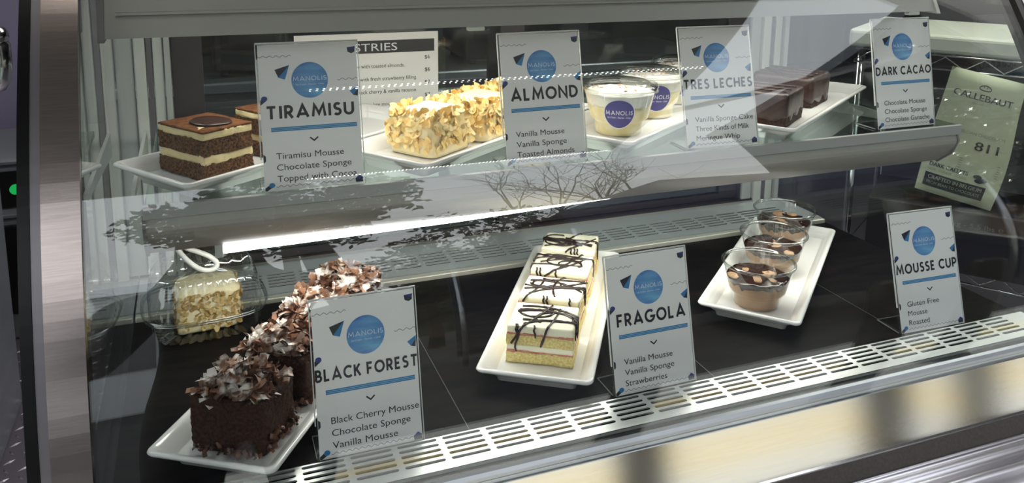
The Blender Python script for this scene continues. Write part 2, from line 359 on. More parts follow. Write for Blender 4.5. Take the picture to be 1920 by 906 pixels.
# front wall of the trailer: the opening runs from the counter up to the hatch
b = MB(); b.box(-6, -1.1, -0.32, -0.26, 0, 2.6); b.box(1.42, 7, -0.32, -0.26, 0, 2.6); b.box(-1.1, 1.42, -0.32, -0.26, 2.22, 2.6); b.box(-1.1, 1.42, -0.32, -0.26, 0, 0.72)
struct(b.build('wall_front', M['ext_white']))
b = MB(); b.box(-40, 40, -60, -2.95, -0.40, -0.25); struct(b.build('ground', M['asphalt']))
b = MB(); b.box(-40, 40, -2.05, -0.34, -0.30, G0); struct(b.build('ground_pavement', M['concrete']))
b = MB(); b.box(-40, 40, -2.95, -2.1952, -0.40, -0.24); struct(b.build('ground_gutter', M['concrete']))
b = MB(); b.box(-40, 40, -2.195, -2.0502, -0.30, G0 + 0.002, 0, 0.01); struct(b.build('ground_kerb', M['yellow_paint']))

# ------------------------------------------------------------ display case
def gy(z):                               # front glass profile, z relative to the shelf
    return 0.8026 * z * z + 0.3723 * z - 0.1368
XL, XR = -0.045, 1.052
case = empty('display_case', (0, 0, 0), 0, 'long refrigerated pastry display case with curved front glass and brushed steel end post', 'display case')
zs = [-0.245 + i * (0.315 + 0.245) / 40 for i in range(41)]
def curved(x0, x1, off0, off1, mi=0, z0=None, z1=None, mb=None):
    mb = mb or MB(); rings = []
    for z in zs:
        if z0 is not None and z < z0 - 1e-6: continue
        s = 2 * 0.8026 * z + 0.3723; n = Vector((-1, s)).normalized()   # outward in (y,z)
        y = gy(z); o = [(y + n.x * off0, S + z + n.y * off0), (y + n.x * off1, S + z + n.y * off1)]
        rings.append([(x0, o[0][0], o[0][1]), (x1, o[0][0], o[0][1]), (x1, o[1][0], o[1][1]), (x0, o[1][0], o[1][1])])
    mb.loft(rings, mi, False); return mb
def curved_sheet(x0, x1, th):
    mb = MB()
    for off in (0.0, -th):
        v = []; 
        for z in zs:
            s = 2 * 0.8026 * z + 0.3723; n = Vector((-1, s)).normalized()
            v += [(x0, gy(z) + n.x * off, S + z + n.y * off), (x1, gy(z) + n.x * off, S + z + n.y * off)]
        mb.add(v, [(2 * i, 2 * i + 1, 2 * i + 3, 2 * i + 2) if off == 0 else (2 * i, 2 * i + 2, 2 * i + 3, 2 * i + 1) for i in range(len(zs) - 1)], 0, True)
    return mb
curved_sheet(XL, XR, 0.005).build('front_glass', M['glass'], case)
p = curved(XL - 0.0285, XL - 0.0005, 0.004, -0.030).build('corner_post', M['steel'], case)
curved(XL - 0.036, XL - 0.0287, 0.002, -0.040).build('post_trim', M['trim_grey'], case)
curved(XL - 0.0447, XL - 0.0362, 0.003, -0.040).build('rubber_seal', M['rubber'], case)
curved(XR + 0.0005, XR + 0.012, 0.004, -0.020).build('corner_post', M['dark_frame'], case)
curved(XR + 0.0122, XR + 0.018, 0.005, -0.020).build('post_trim', M['alu'], case)
# end panes follow the glass profile
def end_pane(x0, x1):
    mb = MB(); pr = [(gy(z) + 0.008, S + z) for z in zs] + [(0.400, S + 0.315), (0.400, S - 0.245)]
    n = len(pr); v = [(x0, *q) for q in pr] + [(x1, *q) for q in pr]
    mb.add(v, [tuple(range(n)), tuple(reversed(range(n, 2 * n)))] + [(i, n + i, n + (i + 1) % n, (i + 1) % n) for i in range(n)]); return mb
end_pane(XL - 0.006, XL - 0.0003).build('end_glass', M['end_glass'], case)
end_pane(XR, XR + 0.005).build('end_glass', M['end_glass'], case)
b = MB(); b.box(XL, XR, -0.111, 0.2545, D - 0.03, D - 0.0002, 0)
b.build('deck', M['deck'], case)
for x in (0.283, 0.575, 0.86):
    b = MB(); b.box(x, x + 0.0008, -0.110, 0.25, D - 0.0002, D + 0.0001); b.build('deck_joint', M['joint'], case)
# sill: dark gasket, pale aluminium rail, then the steel front panel and its ledge
b = MB(); b.box(XL, XR + 0.02, -0.1715, -0.164, D - 0.02, D + 0.0015); b.build('gasket', M['rubber'], case)
def xprof(pts, x0, x1, mi=0, smooth=False, mb=None):
    mb = mb or MB(); n = len(pts); v = [(x0, *q) for q in pts] + [(x1, *q) for q in pts]
    mb.add(v, [(i, (i + 1) % n, n + (i + 1) % n, n + i) for i in range(n)] + [tuple(reversed(range(n))), tuple(range(n, 2 * n))], mi, smooth); return mb
A = lambda pts: [(y, S + z) for y, z in pts]
xprof(A([(-0.1718, -0.262), (-0.1718, -0.2300), (-0.1745, -0.2285), (-0.1775, -0.2300), (-0.1795, -0.2335), (-0.1798, -0.2365), (-0.1775, -0.2392), (-0.1775, -0.262)]), XL - 0.05, XR + 0.10).build('front_rail', M['alu'], case)
xprof(A([(-0.172, -0.335), (-0.172, -0.2625), (-0.179, -0.2435), (-0.1805, -0.2435), (-0.187, -0.3115), (-0.1885, -0.3135), (-0.1868, -0.335)]), XL - 0.05, XR + 0.60).build('front_panel', M['steel_x'], case)
xprof(A([(-0.1725, -0.60), (-0.1725, -0.3355), (-0.1868, -0.3355), (-0.1872, -0.3145), (-0.1995, -0.331), (-0.1995, -0.60)]), XL - 0.05, XR + 0.60).build('brown_strip', M['brown_strip'], case)
lg = MB()
lip = [(-0.1998, -0.345), (-0.1998, -0.3325), (-0.2005, -0.3300), (-0.2035, -0.3295), (-0.206, -0.3312), (-0.2065, -0.334)]
for i in range(13):
    a = i / 12; lip.append((-0.2075 - 0.050 * a, -0.3335 - 0.020 * a - 0.004 * math.sin(a * PI * 3)))
lip += [(-0.2600, -0.356), (-0.2615, -0.362), (-0.2605, -0.40), (-0.1998, -0.40)]
xprof(A(lip), XL - 0.4, XR + 0.8, 0, True, lg)
lg.build('front_ledge', M['ledge'], case)
# rear corner posts and bottom sill of the back
for (x0, x1) in ((-0.052, 0.013), (0.972, 1.046)):
    b = MB(); w = x1 - x0
    b.box(x0, x0 + w * 0.28, 0.3875, 0.3945, D, S + 0.30, 1, 0.002); b.box(x0 + w * 0.30, x0 + w * 0.52, 0.3815, 0.3945, D, S + 0.30, 0, 0.002)
    b.box(x0 + w * 0.54, x0 + w * 0.64, 0.3840, 0.3945, D, S + 0.30, 2); b.box(x0 + w * 0.66, x0 + w * 0.86, 0.3835, 0.3945, D, S + 0.30, 0, 0.002); b.box(x0 + w * 0.88, x1, 0.3775, 0.3945, D, S + 0.30, 1, 0.001)
    b.build('rear_post', [M['white_frame'], M['white_frame2'], M['trim_grey']], case)
b = MB(); b.box(XL, XR, 0.3772, 0.414, D - 0.03, D + 0.0055, 0, 0.002); b.box(XL, XR, 0.386, 0.412, D + 0.0057, D + 0.0085, 1); b.build('rear_sill', [M['lip'], M['dark_frame']], case)
b = MB(); b.box(XL, XR, 0.365, 0.41, S + 0.30, S + 0.34); b.box(XL, XR, 0.0, 0.41, S + 0.335, S + 0.35); b.build('top_frame', M['housing'], case)
b = MB(); b.box(XL - 0.03, XR, -0.16, 0.40, 0.12, D - 0.035); b.box(XL, XR, -0.12, 0.38, 0.0, 0.12); b.build('base_cabinet', M['ext_dark'], case)

# slotted air grilles
def grille(name, x0, x1, y0, y1, z, sx0, pitch, slen, sy, sw, mats, lab, lip_front=0.0):
    root = empty(name, ((x0 + x1) / 2, (y0 + y1) / 2, z), 0, lab, 'air grille')
    ox, oy = (x0 + x1) / 2, (y0 + y1) / 2
    mb = MB(); th = 0.0016; sy = sorted(sy)
    k0 = math.ceil((x0 - sx0) / pitch); k1 = int((x1 - sx0 - slen) // pitch)
    slots = [(sx0 + k * pitch, sx0 + k * pitch + slen) for k in range(k0, k1 + 1)]
    def q(xa, xb, ya, yb):
        mb.add([(xa - ox, ya - oy, 0), (xb - ox, ya - oy, 0), (xb - ox, yb - oy, 0), (xa - ox, yb - oy, 0)], [(0, 1, 2, 3)])
    yb = y0
    for c in sy:
        q(x0, x1, yb, c - sw / 2); yb = c + sw / 2; xa = x0
        for (s0, s1) in slots:
            q(xa, s0, c - sw / 2, c + sw / 2); xa = s1
            r = sw / 2                                       # rounded slot ends
            for (cx, sg) in ((s0 + r, -1), (s1 - r, 1)):
                arcp = [(cx + sg * r * math.sin(t), c + r * math.cos(t)) for t in [PI * i / 6 for i in range(7)]]
                ex = cx + sg * r
                for t in range(6):
                    a_, b_ = arcp[t], arcp[t + 1]
                    mb.add([(a_[0] - ox, a_[1] - oy, 0), (ex - ox, a_[1] - oy, 0), (ex - ox, b_[1] - oy, 0), (b_[0] - ox, b_[1] - oy, 0)], [(0, 1, 2, 3)])
            # turned-down slot walls
            for yy in (c - sw / 2, c + sw / 2):
                mb.add([(s0 - ox, yy - oy, 0), (s1 - ox, yy - oy, 0), (s1 - ox, yy - oy, -th), (s0 - ox, yy - oy, -th)], [(0, 1, 2, 3)])
        q(xa, x1, c - sw / 2, c + sw / 2)
    q(x0, x1, yb, y1)
    mb.box(x0 - ox, x1 - ox, y1 - oy - 0.001, y1 - oy, -0.0046, 0); mb.box(x0 - ox, x1 - ox, y0 - oy, y0 - oy + 0.001, -0.0046, 0)
    mb.build('slotted_plate', mats[0], root)
    u = MB(); u.box(x0 - ox + 0.002, x1 - ox - 0.002, y0 - oy + 0.002, y1 - oy - 0.002, -0.022, -0.0175); u.build('air_duct', mats[1], root)
    if lip_front:
        f = MB(); f.box(x0 - ox, x1 - ox, y0 - oy - lip_front, y0 - oy - 0.0002, -0.0085, -0.0004, 0, 0.0015); f.build('front_lip', mats[2], root)
    return root
g1 = grille('air_grille', XL + 0.001, XR - 0.002, -0.1636, -0.1114, S - 0.2282, 0.3866, 0.0450, 0.0392, [-0.1165, -0.1246, -0.1327, -0.1408, -0.1489], 0.0042, (M['grille'], M['alu_dark']),
            'bright slotted metal air grille running along the foot of the front glass')
g2 = grille('air_grille', XL + 0.001, XR - 0.002, 0.2660, 0.3760, S - 0.2260, 0.3895, 0.0445, 0.0385, [0.2925, 0.3028, 0.3131, 0.3234, 0.3337], 0.0052, (M['grille_rear'], M['alu_dark'], M['lip']),
            'grey slotted metal air grille at the back of the lower deck', 0.010)

# back sliding doors
def sliding_door(x0, x1, y, lab):
    root = empty('sliding_door', ((x0 + x1) / 2, y, D + 0.009), 0, lab, 'sliding door', 'sliding doors at the back of the case')
    w = (x1 - x0) / 2; h = S + 0.30 - D - 0.011
    f = MB(); f.box(-w, -w + 0.040, -0.006, 0.006, 0.0005, h, 0, 0.001); f.box(w - 0.040, w, -0.006, 0.006, 0.0005, h, 0, 0.001)
    f.box(-w + 0.04, w - 0.04, -0.006, 0.006, 0.0005, 0.012); f.box(-w + 0.04, w - 0.04, -0.006, 0.006, h - 0.012, h)
    f.build('door_frame', M['dark_frame'], root)
    g = MB(); g.box(-w + 0.0402, w - 0.0402, -0.002, 0.002, 0.0122, h - 0.0122); g.build('door_pane', M['door_glass'], root)
    return root
sliding_door(0.014, 0.535, 0.391, 'dark framed sliding glass door behind the menu sheet')
sliding_door(0.480, 0.970, 0.405, 'dark framed sliding glass door behind the cream cups')

# middle shelf with its price rail and light housing
sh = empty('display_shelf', (0.52, 0.15, S), 0, 'glass middle shelf with grey price rail and curved light housing', 'shelf')
b = MB(); b.box(-0.528 - 0.0, 0.522, -0.1440, 0.190, -0.008, -0.0002, 0); b.build('shelf_pane', M['shelf_glass'], sh)
b = MB(); b.box(-0.528, 0.522, 0.1902, 0.1915, -0.008, -0.0002); b.build('pane_edge', M['shelf_edge'], sh)
SH = lambda pts: [(y - 0.15, z) for y, z in pts]
xprof(SH([(0.0045, 0.0008), (0.0015, 0.0002), (0.0012, -0.0125), (0.0045, -0.014), (0.0058, -0.012), (0.0058, 0.0008)]), -0.530, 0.5228).build('price_rail', M['rail'], sh)
hp = [(0.0060, -0.0145), (0.0035, -0.022)]
for i in range(9):
    a = i / 8; hp.append((0.0035 + 0.0305 * a ** 1.7, -0.022 - 0.0365 * a))
hp += [(0.0352, -0.0592), (0.0372, -0.0575), (0.0362, -0.052), (0.026, -0.0415), (0.020, -0.032), (0.0185, -0.020), (0.034, -0.0125), (0.034, -0.0105), (0.0068, -0.0105)]
xprof(SH(hp), -0.528, 0.5205, 0, False).build('light_housing', M['housing'], sh)
for x in (-0.5295, 0.5208):
    xprof(SH([(0.0058, -0.0098), (0.002, -0.022), (0.010, -0.042), (0.034, -0.0615), (0.040, -0.058), (0.040, -0.0105)]), x - 0.0014, x + 0.0018).build('end_cap', M['housing_dark'], sh)
b = MB(); b.tube([(-0.458, -0.1055, -0.0675), (-0.2, -0.105, -0.0640), (-0.02, -0.1045, -0.0585), (0.42, -0.103, -0.046)], 0.0048, 12); b.build('led_tube', M['led'], sh)
b = MB(); b.box(-0.4665, -0.4585, -0.112, -0.098, -0.0745, -0.050, 0, 0.001); b.build('lamp_holder', M['white_frame'], sh)
for x in (-0.545, 0.508):
    b = MB(); v = [(x, 0.210, -0.040), (x, 0.210, -0.0085), (x, -0.06, -0.0085), (x, -0.06, -0.016)]
    b.loft([[(x, *q[1:]) for q in v], [(x + 0.004, *q[1:]) for q in v]], 0, False); b.build('bracket', M['white_frame'], sh)

# light canopy above the upper shelf
cn = empty('light_canopy', (0.46, 0.02, S + 0.165), 0, 'long grey curved light canopy running across the top of the case', 'light canopy')
def cg(z, off): return gy(0.165 + z) + off - 0.02
cp = [(cg(0.0, 0.0355), 0.0)] + [(cg(0.155 * i / 9, 0.0355 - 0.005 * math.sin(i / 9 * PI)), 0.155 * i / 9) for i in range(1, 10)]
cp += [(0.10, 0.157), (0.10, 0.150), (0.050, 0.146), (cg(0.10, 0.040), 0.10), (cg(0.02, 0.040), 0.02), (cg(0.006, 0.043), 0.004), (0.01, 0.004), (0.01, 0.0)]
xprof(cp, -0.491, 0.489, 0, False).build('canopy_shell', M['housing'], cn)
b = MB(); b.box(-0.480, 0.480, cg(0.022, 0.0285), cg(0.022, 0.0330), 0.020, 0.0225); b.build('shell_seam', M['housing'], cn)
ec = [(cg(-0.003, 0.0335), -0.003)] + [(cg(-0.003 + 0.161 * i / 9, 0.0335 - 0.006 * math.sin(i / 9 * PI)), -0.003 + 0.161 * i / 9) for i in range(1, 10)] + [(0.102, 0.160), (0.052, -0.003)]
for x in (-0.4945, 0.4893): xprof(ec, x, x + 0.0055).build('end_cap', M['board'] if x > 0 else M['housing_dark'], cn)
b = MB(); b.box(-0.44, 0.44, 0.055, 0.070, -0.002, 0.004, 0, 0.001); b.build('led_tube', M['canopy_led'], cn)
for x in (-0.15, 0.475 - 0.03): 
    b = MB(); b.box(x, x + 0.018, -0.0385, -0.030, -0.0045, -0.0002, 0, 0.001); b.build('clip', M['board'], cn)
for x in (-0.47, 0.465):
    b = MB(); b.box(x, x + 0.006, 0.075, 0.335, 0.120, 0.146); b.build('bracket', M['white_frame2'], cn)

# ------------------------------------------------------------ plates
plates = {'tira': (-0.0436, 0.0925, -0.968, 1), 'alm': (0.1890, 0.0842, -0.952, 1), 'tres': (0.4385, 0.0965, -0.975, 1), 'dark': (0.6655, 0.0890, -0.988, 1),
          'bf': (-0.019, -0.0693, -0.5685, 0), 'fra': (0.3119, -0.0349, -0.5703, 0), 'mou': (0.6358, 0.0256, -0.8438, 0)}
PW, PL = 0.1301, 0.372
def rrect(x0, x1, y0, y1, r, z, n=5):
    o = []
    for (cx, cy, a0) in ((x1 - r, y1 - r, 0), (x0 + r, y1 - r, 90), (x0 + r, y0 + r, 180), (x1 - r, y0 + r, 270)):
        for i in range(n + 1):
            a = math.radians(a0 + 90 * i / n); o.append((cx + r * math.cos(a), cy + r * math.sin(a), z))
    return o
def plate_mesh():
    mb = MB(); R_ = lambda i, z, r: rrect(i, PW - i, i, PL - i, max(r - i * 0.3, 0.003), z)
    prof = [(0.0225, 0.0, 0.012), (0.0205, 0.0006, 0.012), (0.0165, 0.0122, 0.012), (0.0040, 0.0170, 0.009), (0.0010, 0.0184, 0.008), (0.0, 0.0204, 0.008), (0.0008, 0.0220, 0.008), (0.0024, 0.0226, 0.008),
            (0.0060, 0.0219, 0.009), (0.0125, 0.0115, 0.012), (0.0150, 0.0088, 0.013), (0.0185, 0.0079, 0.014)]
    mb.loft([R_(i, z, r) for i, z, r in prof], 0, True, (True, True)); return mb
PLAB = {'tira': 'white rectangular porcelain plate carrying the tiramisu squares', 'alm': 'white rectangular porcelain plate carrying the flaked almond cakes',
        'tres': 'white rectangular porcelain plate carrying the lidded cream cups', 'dark': 'white rectangular porcelain plate carrying the glazed dark chocolate slabs',
        'bf': 'white rectangular porcelain plate carrying the sugar-dusted chocolate shaving cakes', 'fra': 'white rectangular porcelain plate carrying the drizzled strawberry layer squares',
        'mou': 'white rectangular porcelain plate carrying the open chocolate mousse cups'}
pm = None; PM = {}
for k, (x, y, a, up) in plates.items():
    z = (S if up else D) + 0.0003
    if pm is None: o = plate_mesh().build('serving_plate', M['porcelain']); pm = o
    else: o = pm.copy(); scene.collection.objects.link(o)
    o.location = (x, y, z); o.rotation_euler = (0, 0, a); tag(o, PLAB[k], 'plate', 'white serving plates')
    PM[k] = (Vector((x, y, z)), a)
def on_plate(k, u, v, dz=0.0081):
    o, a = PM[k]; return (o.x + u * math.cos(a) - v * math.sin(a), o.y + u * math.sin(a) + v * math.cos(a), o.z + dz + 0.0003)

# ------------------------------------------------------------ cakes
def block(x0, x1, y0, y1, z0, z1, step=0.0022, amp=0.0008, fr=260, seed=0.0, rnd_edge=0.0, wav=1.0):
    """a cut block with a rough crumb surface"""
    bm = bmesh.new(); nx, ny, nz_ = [max(1, round(d / step)) for d in (x1 - x0, y1 - y0, z1 - z0)]
    pts = {}; faces = []
    def V(i, j, k):
        key = (i, j, k)
        if key not in pts: pts[key] = bm.verts.new((x0 + (x1 - x0) * i / nx, y0 + (y1 - y0) * j / ny, z0 + (z1 - z0) * k / nz_))
        return pts[key]
    for i in range(nx):
        for j in range(ny):
            bm.faces.new((V(i, j, nz_), V(i + 1, j, nz_), V(i + 1, j + 1, nz_), V(i, j + 1, nz_))); bm.faces.new((V(i, j + 1, 0), V(i + 1, j + 1, 0), V(i + 1, j, 0), V(i, j, 0)))
    for i in range(nx):
        for k in range(nz_):
            bm.faces.new((V(i, 0, k), V(i + 1, 0, k), V(i + 1, 0, k + 1), V(i, 0, k + 1))); bm.faces.new((V(i, ny, k + 1), V(i + 1, ny, k + 1), V(i + 1, ny, k), V(i, ny, k)))
    for j in range(ny):
        for k in range(nz_):
            bm.faces.new((V(0, j, k + 1), V(0, j + 1, k + 1), V(0, j + 1, k), V(0, j, k))); bm.faces.new((V(nx, j, k), V(nx, j + 1, k), V(nx, j + 1, k + 1), V(nx, j, k + 1)))
    cx, cy, cz = (x0 + x1) / 2, (y0 + y1) / 2, (z0 + z1) / 2; hx, hy = (x1 - x0) / 2, (y1 - y0) / 2
    for v in bm.verts:
        p = v.co.copy()
        if rnd_edge:
            dx = max(0, abs(p.x - cx) - (hx - rnd_edge)); dy = max(0, abs(p.y - cy) - (hy - rnd_edge)); dz = max(0, p.z - (z1 - rnd_edge))
            L_ = math.sqrt(dx * dx + dy * dy + dz * dz)
            if L_ > rnd_edge:
                s_ = rnd_edge / L_
                v.co.x = cx + math.copysign(abs(p.x - cx) - dx + dx * s_, p.x - cx) if dx else p.x
                v.co.y = cy + math.copysign(abs(p.y - cy) - dy + dy * s_, p.y - cy) if dy else p.y
                v.co.z = p.z - dz + dz * s_
        q = p * fr + Vector((seed, seed * 1.7, seed * 0.3))
        n1 = noise.noise_vector(q); n2 = noise.noise_vector(q * 0.18 + Vector((9, 3, 1)))
        d_ = n1 * amp + n2 * amp * 1.3 * wav
        if p.z <= z0 + 1e-6: d_.z = max(0.0, d_.z) * 0.2
        v.co += d_
    return bm

# tiramisu
def make_tiramisu():
    r = empty('tiramisu_square'); w, d = 0.077, 0.062
    MB().bm(block(-w / 2, w / 2, -d / 2, d / 2, 0.0008, 0.0170, 0.0016, 0.0017, 300, 1)).build('sponge_layer', M['sponge_choc'], r)
    MB().bm(block(-w / 2 + 0.0008, w / 2 - 0.0008, -d / 2 + 0.0008, d / 2 - 0.0008, 0.0166, 0.0258, 0.0022, 0.0012, 160, 4, 0.0, 1.6)).build('cream_layer', M['cream_mousse'], r)
    MB().bm(block(-w / 2 + 0.0006, w / 2 - 0.0006, -d / 2 + 0.0006, d / 2 - 0.0006, 0.0256, 0.0432, 0.0016, 0.0015, 300, 7)).build('sponge_layer', M['sponge_choc'], r)
    MB().bm(block(-w / 2 + 0.001, w / 2 - 0.001, -d / 2 + 0.001, d / 2 - 0.001, 0.0428, 0.0500, 0.0022, 0.0010, 160, 9, 0.0, 1.5)).build('cream_layer', M['cream_mousse'], r)
    MB().bm(block(-w / 2 + 0.0006, w / 2 - 0.0006, -d / 2 + 0.0006, d / 2 - 0.0006, 0.0498, 0.0518, 0.0022, 0.0004, 200, 3)).build('cocoa_topping', M['cocoa'], r)
    mb = MB(); n = 40
    def ring(k, z): return [((k * 0.024) * math.cos(2 * PI * i / n) * (1 + 0.05 * math.sin(2 * PI * i / n * 3)), (k * 0.020) * math.sin(2 * PI * i / n) * (1 + 0.05 * math.cos(2 * PI * i / n * 2)), z) for i in range(n)]
    mb.loft([ring(0.95, 0.0522), ring(1.0, 0.0530), ring(0.97, 0.0540), ring(0.6, 0.0543), ring(0.1, 0.0543)]); mb.build('chocolate_disc', M['choc_disc'], r, (0.006, 0.002, 0))
    return r
t0 = make_tiramisu()
for i, (u, v, rz, lab) in enumerate(((0.0600, 0.074, 0.0, 'tiramisu square at the open front corner of its plate, topped with a chocolate disc'),
                                     (0.064, 0.168, 0.02, 'tiramisu square half hidden behind the tall dessert card, second on its plate'))):
    o = t0 if i == 0 else copy_tree(t0); o.location = on_plate('tira', u, v); o.rotation_euler = (0, 0, PM['tira'][1] + rz)
    tag(o, lab, 'cake', 'tiramisu squares on the upper shelf')

# flaked almond cakes
def flake(mb, c, nrm, size, rg, mi=0):
    nrm = Vector(nrm).normalized(); a = nrm.orthogonal().normalized(); a.rotate(Matrix.Rotation(rg.uniform(0, 2 * PI), 3, nrm)); b_ = nrm.cross(a)
    L_, W_ = size, size * rg.uniform(0.55, 0.8); n = 9; cv = rg.uniform(-0.25, 0.25) * size
    pts = [Vector(c)]
    for i in range(n):
        t = 2 * PI * i / n; rr = 1 + rg.uniform(-0.08, 0.08); e = a * math.cos(t) * L_ * rr * (1 - 0.18 * math.cos(t)) + b_ * math.sin(t) * W_ * rr
        pts.append(Vector(c) + e + nrm * cv * math.cos(t) ** 2)
    mb.add(pts, [(0, 1 + i, 1 + (i + 1) % n) for i in range(n)], mi, False)
def make_almond(seed):
    rg = random.Random(seed); r = empty('almond_cake'); w, d, h = 0.067, 0.074, 0.051
    MB().bm(block(-w / 2, w / 2, -d / 2, d / 2, 0.0008, h, 0.0035, 0.0010, 70, seed, 0.012)).build('cream_block', M['almond_cream'], r)
    mb = MB()
    for i in range(470):
        sd = rg.choice('xXyY'); zz = rg.uniform(0.0085, h); t = rg.uniform(-1, 1)
        ins = max(0, zz - (h - 0.010)) * 0.6
        if sd in 'xX':
            s_ = 1 if sd == 'X' else -1; c = (s_ * (w / 2 + 0.001 - ins), t * d / 2 * 0.94, zz); nn = Vector((s_, 0, 0.15))
        else:
            s_ = 1 if sd == 'Y' else -1; c = (t * w / 2 * 0.94, s_ * (d / 2 + 0.001 - ins), zz); nn = Vector((0, s_, 0.15))
        nn += Vector((rg.uniform(-1, 1), rg.uniform(-1, 1), rg.uniform(-1, 1))) * (0.55 if zz < h * 0.8 else 0.9)
        flake(mb, Vector(c) + nn.normalized() * 0.0016, nn, rg.uniform(0.0036, 0.0078), rg)
    for i in range(70):                                         # standing flakes along the top edge
        sd = rg.choice('xXyY'); t = rg.uniform(-1, 1); s_ = 1 if sd in 'XY' else -1
        c = (s_ * (w / 2 - rg.uniform(0.0, 0.006)), t * d / 2 * 0.95, h + rg.uniform(-0.004, 0.003)) if sd in 'xX' else (t * w / 2 * 0.95, s_ * (d / 2 - rg.uniform(0.0, 0.006)), h + rg.uniform(-0.004, 0.003))
        flake(mb, c, (rg.uniform(-1, 1), rg.uniform(-1, 1), rg.uniform(-0.3, 0.7)), rg.uniform(0.0038, 0.0068), rg)
    tag(mb.build('almond_flakes', M['almond'], r), kind='stuff'); return r
ALAB = ('almond flake cake at the front corner of its plate, beside the first dessert card', 'middle almond flake cake, directly behind the front one', 'farthest almond flake cake, partly hidden behind the second dessert card')
for i, (u, v, rz) in enumerate(((0.0590, 0.092, 0.0), (0.062, 0.185, 0.05), (0.066, 0.275, -0.05))):
    o = make_almond(11 + i); o.location = on_plate('alm', u, v); o.rotation_euler = (0, 0, PM['alm'][1] + rz); tag(o, ALAB[i], 'cake', 'almond cakes on the upper shelf')

# glazed dark chocolate slabs
def make_ganache(seed):
    r = empty('chocolate_slab'); w, d, h = 0.088, 0.078, 0.046
    MB().bm(block(-w / 2, w / 2, -d / 2, d / 2, 0.0008, h - 0.004, 0.003, 0.0012, 180, seed)).build('sponge', M['sponge_dark'], r)
    bm = block(-w / 2 - 0.002, w / 2 + 0.002, -d / 2 - 0.002, d / 2 + 0.002, 0.014, h, 0.003, 0.0008, 60, seed, 0.006)
    for v in bm.verts:                                           # uneven lower edge of the glaze
        if v.co.z < 0.0165: v.co.z += 0.012 * noise.noise(Vector((v.co.x * 60, v.co.y * 60, seed))) - 0.002
        side = abs(v.co.x) > w / 2 - 0.002
        v.co.z = max(v.co.z, 0.004)
    MB().bm(bm).build('glaze', M['ganache'], r)
    mb = MB()
    for k in range(3):
        y = -d / 2 + 0.012 + k * 0.022; mb.tube([(-w / 2 + 0.004 + 0.08 * t, y + 0.006 * noise.noise(Vector((t * 3, k * 5 + seed, 0))), h + 0.0012) for t in [i / 16 for i in range(17)]], 0.0011, 6)
    mb.build('glaze_ridge', M['ganache'], r); return r
for i, (u, v, rz, lab) in enumerate(((0.055, 0.092, 0.02, 'glazed dark chocolate slab nearest the shelf edge, partly behind the milk cake card'), (0.048, 0.242, -0.03, 'glazed dark chocolate slab with a torn end, behind its twin on the plate'))):
    o = make_ganache(21 + i * 4); o.location = on_plate('dark', u, v); o.rotation_euler = (0, 0, PM['dark'][1] + rz); tag(o, lab, 'cake', 'dark chocolate slabs on the upper shelf')

# chocolate shaving cakes
def curl(mb, c, rg, L_, W_, up=0.5):
    a = Vector((rg.uniform(-1, 1), rg.uniform(-1, 1), rg.uniform(-0.45, 0.45))).normalized(); n_ = Vector((rg.uniform(-1, 1), rg.uniform(-1, 1), rg.uniform(up, 1.2))); n_ -= a * n_.dot(a); n_.normalize(); s_ = a.cross(n_)
    k = rg.uniform(0.3, 1.6) * (1 if rg.random() < 0.7 else -1); seg = 4; v = []
    for i in range(seg + 1):
        t = (i / seg - 0.5); ang = t * k * 1.6; x = math.sin(ang) / max(abs(k) * 1.6, 0.2) * L_ * (1 if k > 0 else -1) if abs(k) > 0.05 else t * L_
        x = t * L_; hgt = -(t * t) * k * L_ * 0.9; wv = W_ * (1 - 0.5 * abs(t)) * rg.uniform(0.8, 1.1)
        p = Vector(c) + a * x + n_ * hgt; v += [p - s_ * wv + n_ * rg.uniform(-.0006, .0006), p + s_ * wv + n_ * rg.uniform(-.0006, .0006)]
    mb.add(v, [(2 * i, 2 * i + 1, 2 * i + 3, 2 * i + 2) for i in range(seg)], 0, True)
def make_forest(seed):
    rg = random.Random(seed); r = empty('chocolate_shaving_cake'); w, d, h = 0.078, 0.062, 0.053
    MB().bm(block(-w / 2, w / 2, -d / 2, d / 2, 0.0008, h, 0.0022, 0.0014, 220, seed, 0.004)).build('sponge', M['sponge_dark'], r)
    mb = MB()
    for i in range(300):
        u, v = rg.uniform(-1, 1), rg.uniform(-1, 1); e = max(abs(u), abs(v)); z = h + (1 - e ** 3) * rg.uniform(0.001, 0.018) + rg.uniform(-0.002, 0.003)
        curl(mb, (u * (w / 2 - 0.004), v * (d / 2 - 0.005), z), rg, rg.uniform(0.010, 0.023), rg.uniform(0.0022, 0.0058), 0.35)
    tag(mb.build('sugared_shavings', M['dusted'], r), 'curled chocolate shavings dusted with icing sugar', kind='stuff')
    mb = MB()
    for i in range(70):
        sd = rg.choice((0, 1, 2)); t = rg.uniform(-1, 1)
        c = (t * w / 2, -d / 2 - rg.uniform(0.001, 0.012), rg.uniform(0.006, 0.008)) if sd == 0 else (w / 2 + rg.uniform(0.0, 0.005), t * d / 2, rg.uniform(0.006, 0.009)) if sd == 1 else (w / 2 + rg.uniform(0, 0.003), t * d / 2, rg.uniform(0.008, 0.024))
        curl(mb, c, rg, rg.uniform(0.005, 0.011), rg.uniform(0.0015, 0.0035), 0.6)
    tag(mb.build('fallen_shavings', M['shaving'], r), kind='stuff'); return r
FL = ('sugar-dusted chocolate cake at the front corner of its plate, fallen shavings round its foot', 'second sugar-dusted chocolate cake, left of its dessert card', 'third sugar-dusted chocolate cake, only a strip showing beside the card top', 'farthest sugar-dusted chocolate cake, rising above the dessert card')
